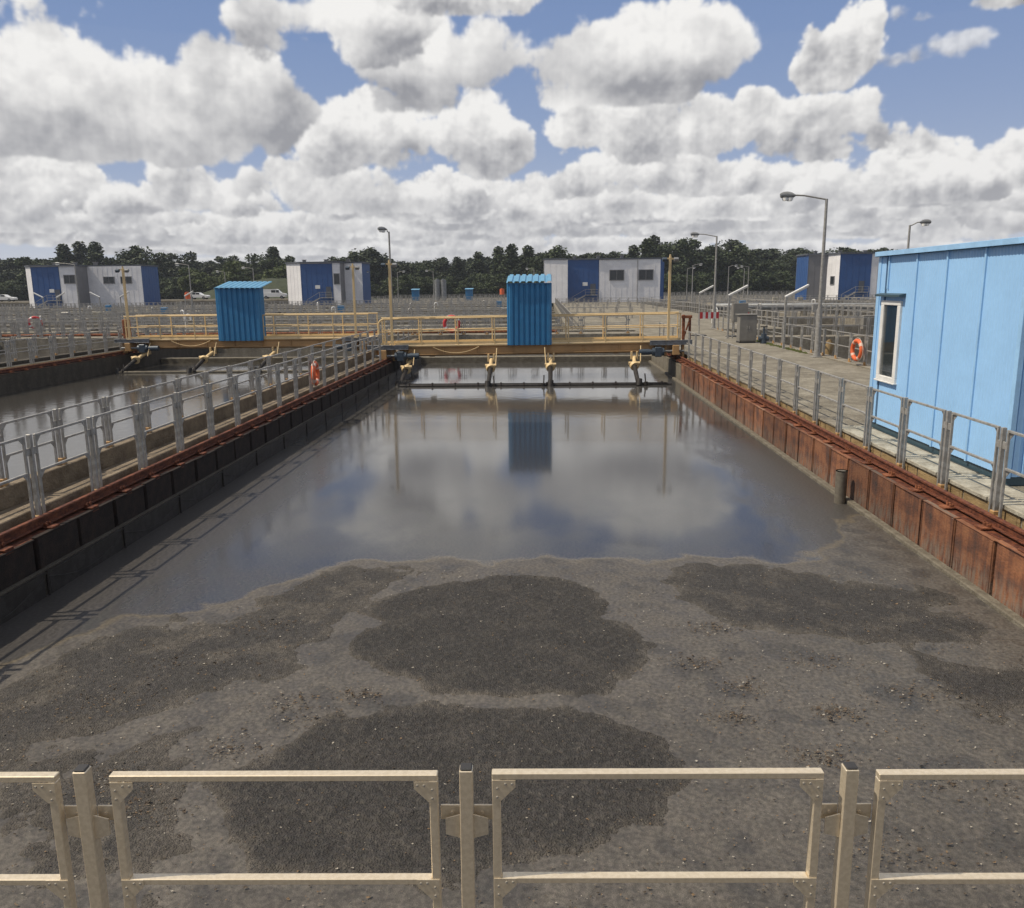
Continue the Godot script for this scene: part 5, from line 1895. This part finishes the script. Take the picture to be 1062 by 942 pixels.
func build_road_furniture() -> void:
	lifebuoy("orange lifebuoy hung on the road's far railing beside the blue booth", Vector3(11.26, 0.60, -30.2), Basis(UP, -PI / 2 + 0.12), 0.33, false)
	lifebuoy("orange red lifebuoy hung on the left walkway railing by the middle tank", Vector3(-6.82, 0.50, -24.1), Basis(UP, PI / 2 + 0.08), 0.30, false)
	lifebuoy("red and white lifebuoy on the railing seen through the middle bridge", Vector3(-5.95, 0.70, -52.8), Basis(), 0.46, true)
	# steel cabinet
	var t := thing("steel_cabinet", "grey steel cabinet standing at the far side of the road", "cabinet", Vector3(10.45, 0, -43.4))
	var m := Mb.new()
	m.box2(Vector3(-0.42, 0.08, -0.3), Vector3(0.42, 1.42, 0.4), 0.012)
	obj("body", m, M.cabinet, t)
	m = Mb.new()
	m.box2(Vector3(-0.5, 1.422, -0.44), Vector3(0.5, 1.47, 0.44), 0.012)
	obj("top", m, M.cabinet, t)
	m = Mb.new()
	m.box2(Vector3(-0.42, 0.0, -0.36), Vector3(0.42, 0.078, 0.36))
	obj("plinth", m, M.cap, t)
	for s in [-1.0, 1.0]:
		m = Mb.new()
		m.box2(Vector3(minf(0.006 * s, 0.43 * s), 0.14, 0.402), Vector3(maxf(0.006 * s, 0.43 * s), 1.38, 0.414), 0.003)
		var d := obj("door", m, M.cabinet, t)
		m = Mb.new()
		m.box(Vector3(0.06 * s, 0.8, 0.425), Vector3(0.025, 0.14, 0.02), Basis(), 0.004)
		obj("handle", m, M.galv, d)
	t = thing("small_cabinet", "smaller grey cabinet right behind the steel cabinet by the road", "cabinet", Vector3(10.95, 0, -47.2))
	m = Mb.new()
	m.box2(Vector3(-0.4, 0.9, -0.3), Vector3(0.4, 1.95, 0.3), 0.012)
	obj("body", m, M.cabinet, t)
	m = Mb.new()
	for s in [-0.35, 0.35]:
		m.box2(Vector3(s - 0.03, 0, -0.03), Vector3(s + 0.03, 0.9, 0.03))
	obj("legs", m, M.galv, t)
	t = thing("valve_unit", "dark valve with hand wheel on the ground beside the steel cabinet", "valve", Vector3(11.15, 0, -42.6))
	m = Mb.new()
	m.tube(Vector3(0, 0, 0), Vector3(0, 0.5, 0), 0.16, 0.13, 12)
	m.tube(Vector3(0, 0.5, 0), Vector3(0, 0.85, 0), 0.05, 0.05, 8)
	m.tube(Vector3(-0.25, 0.25, 0), Vector3(0.25, 0.25, 0), 0.12, 0.12, 12)
	obj("body", m, M.motor, t)
	m = Mb.new()
	m.torus(Vector3(0, 0.85, 0), 0.17, 0.02, Basis(Vector3.RIGHT, Vector3.BACK, Vector3.UP), 0, TAU, 16, 6)
	m.bar(Vector3(-0.16, 0.85, 0), Vector3(0.16, 0.85, 0), 0.02, 0.02)
	obj("hand_wheel", m, M.galv, t)
	# red and white barrier boards on posts with round feet
	barrier("red and white striped barrier board on a post with a round foot", Vector3(9.2, 0, -49.8), 1.15, 0.15)
	barrier("second striped barrier board, partly behind the steel cabinet", Vector3(11.0, 0, -48.6), 0.8, 0.05)
	# sack by the railing
	m = Mb.new()
	m.tube(Vector3(0, 0, 0), Vector3(0.03, 0.5, 0.02), 0.16, 0.20, 10)
	m.tube(Vector3(0.03, 0.5, 0.02), Vector3(0.05, 0.66, 0.0), 0.20, 0.06, 10)
	tag(obj("sack", m, M.board, self, Vector3(12.2, -0.05, -36.0)), "tan sack standing behind the road's far railing", "sack")
	# slanted tube lamps on posts
	slant_lamp("slanted white tube lamp beside the road, nearest the tall street lamp", Vector3(11.15, 0, -39.0), 0.0)
	slant_lamp("slanted white tube lamp above the steel cabinet", Vector3(10.3, 0, -47.0), 0.0)
	slant_lamp("slanted white tube lamp next to the second street lamp", Vector3(11.6, 0, -63.0), 0.0)
	slant_lamp("slanted white tube lamp far left, before the building's canted corner", Vector3(-56.6, 0, -92.0), PI)
	slant_lamp("slanted white tube lamp before the left building's blue front, rising right", Vector3(-55.0, 0, -92.0), 0.0)
	slant_lamp("slanted white tube lamp before the left building's blue front, rising left", Vector3(-46.8, 0, -86.0), PI)
	slant_lamp("slanted white tube lamp before the left building's window bay", Vector3(-45.6, 0, -88.0), 0.0)
	slant_lamp("slanted white tube lamp before the left building's set-back wall", Vector3(-40.3, 0, -92.0), 0.0)


func barrier(label: String, at: Vector3, w: float, turn: float) -> void:
	var t := thing("barrier_board", label, "barrier", at, turn)
	var m := Mb.new()
	m.tube(Vector3(0, 0, 0), Vector3(0, 0.05, 0), 0.48, 0.44, 24)
	obj("foot", m, M.cap, t)
	m = Mb.new()
	m.tube(Vector3(0, 0.05, 0), Vector3(0, 2.0, 0), 0.03, 0.03, 8)
	obj("post", m, M.galv, t)
	var n := int(w / 0.16)
	for k in n:
		m = Mb.new()
		var x := 0.02 + w * k / n
		m.prism([Vector3(x, 1.0, 0.05), Vector3(x + w / n, 1.0, 0.05), Vector3(x + w / n, 1.38, 0.05), Vector3(x, 1.38, 0.05)], Vector3(0, 0, -0.02))
		obj("stripe", m, M.red if k % 2 == 0 else M.white, t)


func slant_lamp(label: String, at: Vector3, turn: float) -> void:
	var t := thing("slanted_lamp", label, "lamp", at, turn)
	var m := Mb.new()
	m.box2(Vector3(-0.05, 0, -0.05), Vector3(0.05, 2.38, 0.05), 0.01)
	m.box2(Vector3(-0.1, 0.0, -0.1), Vector3(0.1, 0.02, 0.1))
	obj("post", m, M.galv, t)
	m = Mb.new()
	m.bar(Vector3(-0.05, 2.38, 0), Vector3(1.0, 2.92, 0), 0.14, 0.09, 0.02)
	obj("lamp_housing", m, M.white, t)
	m = Mb.new()
	m.tube(Vector3(0.02, 2.365, 0), Vector3(0.96, 2.85, 0), 0.05, 0.05, 10)
	obj("tube_cover", m, M.lamp_glass, t)


func street_lamp(label: String, at: Vector3, h: float, arm: float, turn: float) -> void:
	# tall tapered pole with an arm along the node's -x and a cobra-type head
	var t := thing("street_lamp", label, "street lamp", at, turn)
	var m := Mb.new()
	m.tube(Vector3(0, 0, 0), Vector3(0, 1.9, 0), 0.125, 0.115, 14)
	m.tube(Vector3(0, 1.9, 0), Vector3(0, 2.0, 0), 0.115, 0.075, 14)
	m.tube(Vector3(0, 2.0, 0), Vector3(0, h, 0), 0.075, 0.055, 12)
	obj("pole", m, M.galv, t)
	m = Mb.new()
	m.box2(Vector3(-0.22, 0, -0.22), Vector3(0.22, 0.03, 0.22), 0.005)
	m.tube(Vector3(0, 0.03, 0), Vector3(0, 0.12, 0), 0.17, 0.14, 14)
	obj("base_plate", m, M.galv, t)
	m = Mb.new()
	m.box2(Vector3(-0.02, 0.9, 0.118), Vector3(0.06, 1.25, 0.135), 0.004)
	obj("hatch", m, M.silo, t)
	m = Mb.new()
	m.path([Vector3(0.03, h - 0.03, 0), Vector3(-0.12, h, 0), Vector3(-arm * 0.7, h + 0.14, 0), Vector3(-arm, h + 0.16, 0)], 0.032, 8)
	obj("arm", m, M.galv, t)
	m = Mb.new()
	var s := m
	for k in 8:      # head: a flattened drop
		var u0 := k / 8.0
		var u1 := (k + 1) / 8.0
		var r0 := 0.15 * sqrt(maxf(0.02, 1.0 - pow(2 * u0 - 1.15, 2.0)))
		var r1 := 0.15 * sqrt(maxf(0.02, 1.0 - pow(2 * u1 - 1.15, 2.0)))
		s.tube(Vector3(-arm - 0.62 * u0 + 0.05, h + 0.16, 0), Vector3(-arm - 0.62 * u1 + 0.05, h + 0.15, 0), r0, r1, 12, k == 0 or k == 7)
	obj("head", m, M.silo, t)
	m = Mb.new()
	m.tube(Vector3(-arm - 0.2, h + 0.06, 0), Vector3(-arm - 0.2, h - 0.06, 0), 0.15, 0.10, 14)
	m.tube(Vector3(-arm - 0.38, h + 0.06, 0), Vector3(-arm - 0.38, h - 0.05, 0), 0.14, 0.09, 14)
	obj("lens", m, M.lamp_glass, t)


func build_lamps() -> void:
	street_lamp("tall street lamp at the road's far railing, its head reaching left", Vector3(11.18, 0, -34.3), 6.25, 1.25, 0.0)
	street_lamp("second tall street lamp up the road, left of the broad trees", Vector3(11.7, 0, -58.0), 6.2, 1.2, 0.0)
	street_lamp("street lamp rising behind the blue booth's roof, head to the right", Vector3(20.3, 0, -48.0), 6.1, 0.55, PI)
	street_lamp("slim street lamp behind the left end of the middle bridge", Vector3(-9.9, 0, -53.6), 6.5, 0.2, 0.7)
	street_lamp("street lamp before the leftmost building, head to the left", Vector3(-56.5, 0, -99.0), 6.2, 1.8, 0.0)
	street_lamp("street lamp right of the leftmost building", Vector3(-46.0, 0, -107.0), 6.2, 1.2, 0.0)
	street_lamp("street lamp left of the second plant building", Vector3(-45.0, 0, -128.0), 6.2, 1.2, 0.0)
	var k := 0
	var far := []
	for p in [[-58.0, -150.0], [-30.0, -170.0], [-22.0, -165.0], [-37.0, -168.0], [38.0, -158.0], [33.0, -152.0], [40.5, -172.0], [28.0, -166.0], [-2.0, -158.0], [24.5, -140.0], [61.0, -130.0]]:
		street_lamp("slim grey street lamp far off before the wood", Vector3(p[0], 0.0, p[1]), 6.2, 1.0, PI if k % 2 else 0.0)
		far.append(get_child(get_child_count() - 1))
		far[k].set_meta("group", "far street lamps before the wood")
		k += 1
	number_off(far, "slim street lamps far off before the wood")


func car_body(pts: Array, w: float) -> Mb:
	var m := Mb.new()
	var poly := []
	for p in pts:
		poly.append(Vector3(p.x, p.y, w / 2))
	m.prism(poly, Vector3(0, 0, -w))
	return m


func parked_car(label: String, at: Vector3, turn: float, van: bool) -> void:
	var t := thing("parked_van" if van else "parked_car", label, "van" if van else "car", at, turn)
	var l := 5.0 if van else 4.3
	var w := 1.9 if van else 1.75
	var low: Array
	var top: Array
	if van:
		low = [Vector2(0, 0.35), Vector2(l, 0.35), Vector2(l, 0.8), Vector2(l - 0.12, 1.05), Vector2(l - 1.0, 1.2), Vector2(0, 1.2)]
		top = [Vector2(0.02, 1.202), Vector2(l - 1.0, 1.202), Vector2(l - 1.75, 1.95), Vector2(l - 2.1, 2.02), Vector2(0.15, 2.02)]
	else:
		low = [Vector2(0, 0.35), Vector2(l, 0.35), Vector2(l, 0.72), Vector2(l - 0.2, 0.85), Vector2(l - 1.2, 0.95), Vector2(0.1, 0.98)]
		top = [Vector2(0.25, 0.982), Vector2(l - 1.25, 0.952), Vector2(l - 1.95, 1.42), Vector2(l - 2.6, 1.48), Vector2(0.9, 1.42)]
	obj("body", car_body(low, w), M.car_white, t)
	obj("cabin", car_body(top, w - 0.16), M.car_white, t)
	var y0 := 1.25 if van else 1.02
	var y1 := 1.8 if van else 1.38
	for s in [-1.0, 1.0]:
		for q in ([[l - 2.0, l - 1.35], [l - 3.0, l - 2.1]] if van else [[l - 2.5, l - 1.75], [1.0, 1.7]]):
			var m := Mb.new()
			m.box2(Vector3(q[0], y0, s * (w / 2 - 0.08) - 0.006), Vector3(q[1], y1, s * (w / 2 - 0.08) + 0.006))
			obj("side_window", m, M.glass, t)
		for x in [0.85, l - 0.85]:
			var m := Mb.new()
			m.tube(Vector3(x, 0.32, s * (w / 2 - 0.2)), Vector3(x, 0.32, s * (w / 2 + 0.01)), 0.32, 0.32, 16)
			var wh := obj("wheel", m, M.tyre, t)
			m = Mb.new()
			m.tube(Vector3(x, 0.32, s * (w / 2)), Vector3(x, 0.32, s * (w / 2 + 0.02)), 0.18, 0.18, 12)
			obj("rim", m, M.silo, wh)


func build_far_things() -> void:
	parked_car("white van parked on the bank left of the second plant building", Vector3(-60.8, 1.1, -178.0), 0.1, true)
	parked_car("white car parked in the gap between the two left buildings", Vector3(-77.8, 1.1, -180.0), 0.0, false)
	parked_car("white car parked at the left edge before the dark trees", Vector3(-118.5, 1.1, -175.5), 0.05, false)
	# silos
	var t := thing("silo_pair", "pair of grey silos far off before the wood, left of the poplars", "silo", Vector3(-25.0, 0.1, -200.0))
	for k in 2:
		var m := Mb.new()
		m.tube(Vector3(k * 1.5 - 0.75, 0.6, 0), Vector3(k * 1.5 - 0.75, 4.7, 0), 0.68, 0.68, 18)
		m.tube(Vector3(k * 1.5 - 0.75, 4.7, 0), Vector3(k * 1.5 - 0.75, 5.05, 0), 0.68, 0.12, 18)
		m.tube(Vector3(k * 1.5 - 0.75, -0.1, 0), Vector3(k * 1.5 - 0.75, 0.6, 0), 0.3, 0.68, 18)
		obj("silo_body", m, M.silo, t)
	# far blue kiosks like the ones on the bridges
	for e in [[-32.0, -200.0, "small far blue kiosk left of the white pipe bends"], [-19.0, -200.0, "small far blue kiosk below the poplars"], [-4.2, -205.0, "small far blue kiosk next to the orange tank"]]:
		t = thing("far_kiosk", e[2], "kiosk", Vector3(e[0], 0.0, e[1]))
		var m := corrugated(1.7, 2.6, 6, 0.06)
		m.box2(Vector3(0, 0, -1.3), Vector3(1.7, 2.6, -0.02))
		obj("body", m, M.kiosk_blue, t)
		m = Mb.new()
		m.box(Vector3(0.85, 2.7, -0.6), Vector3(2.0, 0.08, 1.9), Basis(Vector3.RIGHT, 0.12))
		obj("roof", m, M.kiosk_roof, t)
	for e in [[-10.0, -196.0, "orange tank on legs by the far blue kiosk"], [-73.0, -168.0, "orange tank between the white car and the left kiosk"]]:
		t = thing("orange_tank", e[2], "tank", Vector3(e[0], 1.0, e[1]))
		var m := Mb.new()
		m.tube(Vector3(0, 0.3, 0), Vector3(0, 1.5, 0), 0.55, 0.55, 14)
		m.tube(Vector3(0, 1.5, 0), Vector3(0, 1.75, 0), 0.55, 0.2, 14)
		obj("body", m, M.orange, t)
		m = Mb.new()
		for k in 4:
			m.box(Vector3(0.35 * (1 - 2 * (k % 2)), -0.15, 0.35 * (1 - 2 * (k / 2))), Vector3(0.08, 0.9, 0.08))
		obj("legs", m, M.galv, t)
	# white goosenecks and valve posts scattered over the far walkways
	var g := Mb.new()
	g.tube(Vector3(0, 0, 0), Vector3(0, 1.0, 0), 0.06, 0.06, 8)
	g.torus(Vector3(0.2, 1.0, 0), 0.2, 0.06, Basis(), 0, PI, 8, 8)
	g.tube(Vector3(0.4, 1.0, 0), Vector3(0.4, 0.75, 0), 0.06, 0.08, 8)
	var gm := g.mesh()
	var pipes := []
	var boxes := []
	var spots := [[-13.5, -101.6], [-16.5, -101.7], [-8.0, -112.9], [-21.0, -82.8], [-33.0, -74.8], [-44.0, -91.8], [-57.0, -101.8], [-31.0, -112.8], [-62.0, -74.8], [-27.0, -61.4], [-38.0, -61.2], [14.2, -60.5], [13.2, -66.0], [20.0, -79.0], [31.0, -98.0], [24.0, -121.0], [38.0, -79.0], [33.0, -62.5], [46.0, -98.0], [-3.0, -74.8], [-12.0, -74.9]]
	for e in spots:
		var o := obj("gooseneck_pipe", gm, M.white if (int(e[0]) % 2) else M.galv, self, Vector3(e[0], 0.0, e[1]))
		o.rotation.y = rng.randf() * TAU
		tag(o, "bent vent pipe standing on a walkway of the far tanks", "pipe", "bent vent pipes on the far walkways")
		pipes.append(o)
	number_off(pipes, "bent vent pipes on the far walkways")
	var b := Mb.new()
	b.box2(Vector3(-0.35, 0.35, -0.2), Vector3(0.35, 1.15, 0.2), 0.02)
	b.box2(Vector3(-0.05, 0, -0.05), Vector3(0.05, 0.35, 0.05))
	var bm := b.mesh()
	for k in 26:
		var left := k % 3 != 0
		var zz: float = [-61.2, -74.5, -91.6, -101.6, -112.6, -137.6][k % 6] if left else [-48.7, -78.7, -97.8, -120.8][k % 4]
		var o := obj("junction_box", bm, [M.cabinet, M.galv, M.kiosk_blue, M.pale][k % 4], self, Vector3(rng.randf_range(-80.0, 0.0) if left else rng.randf_range(18.0, 60.0), 0.0, zz))
		tag(o, "small box on a stand along a walkway of the far tanks", "box", "small boxes along the far walkways")
		boxes.append(o)
	number_off(boxes, "small boxes on stands along the far walkways")
	# a lifebuoy on the left far railing
	lifebuoy("small red lifebuoy far left on the railing before the blue front", Vector3(-37.6, 0.75, -59.8), Basis(UP, 0.4), 0.4, true)
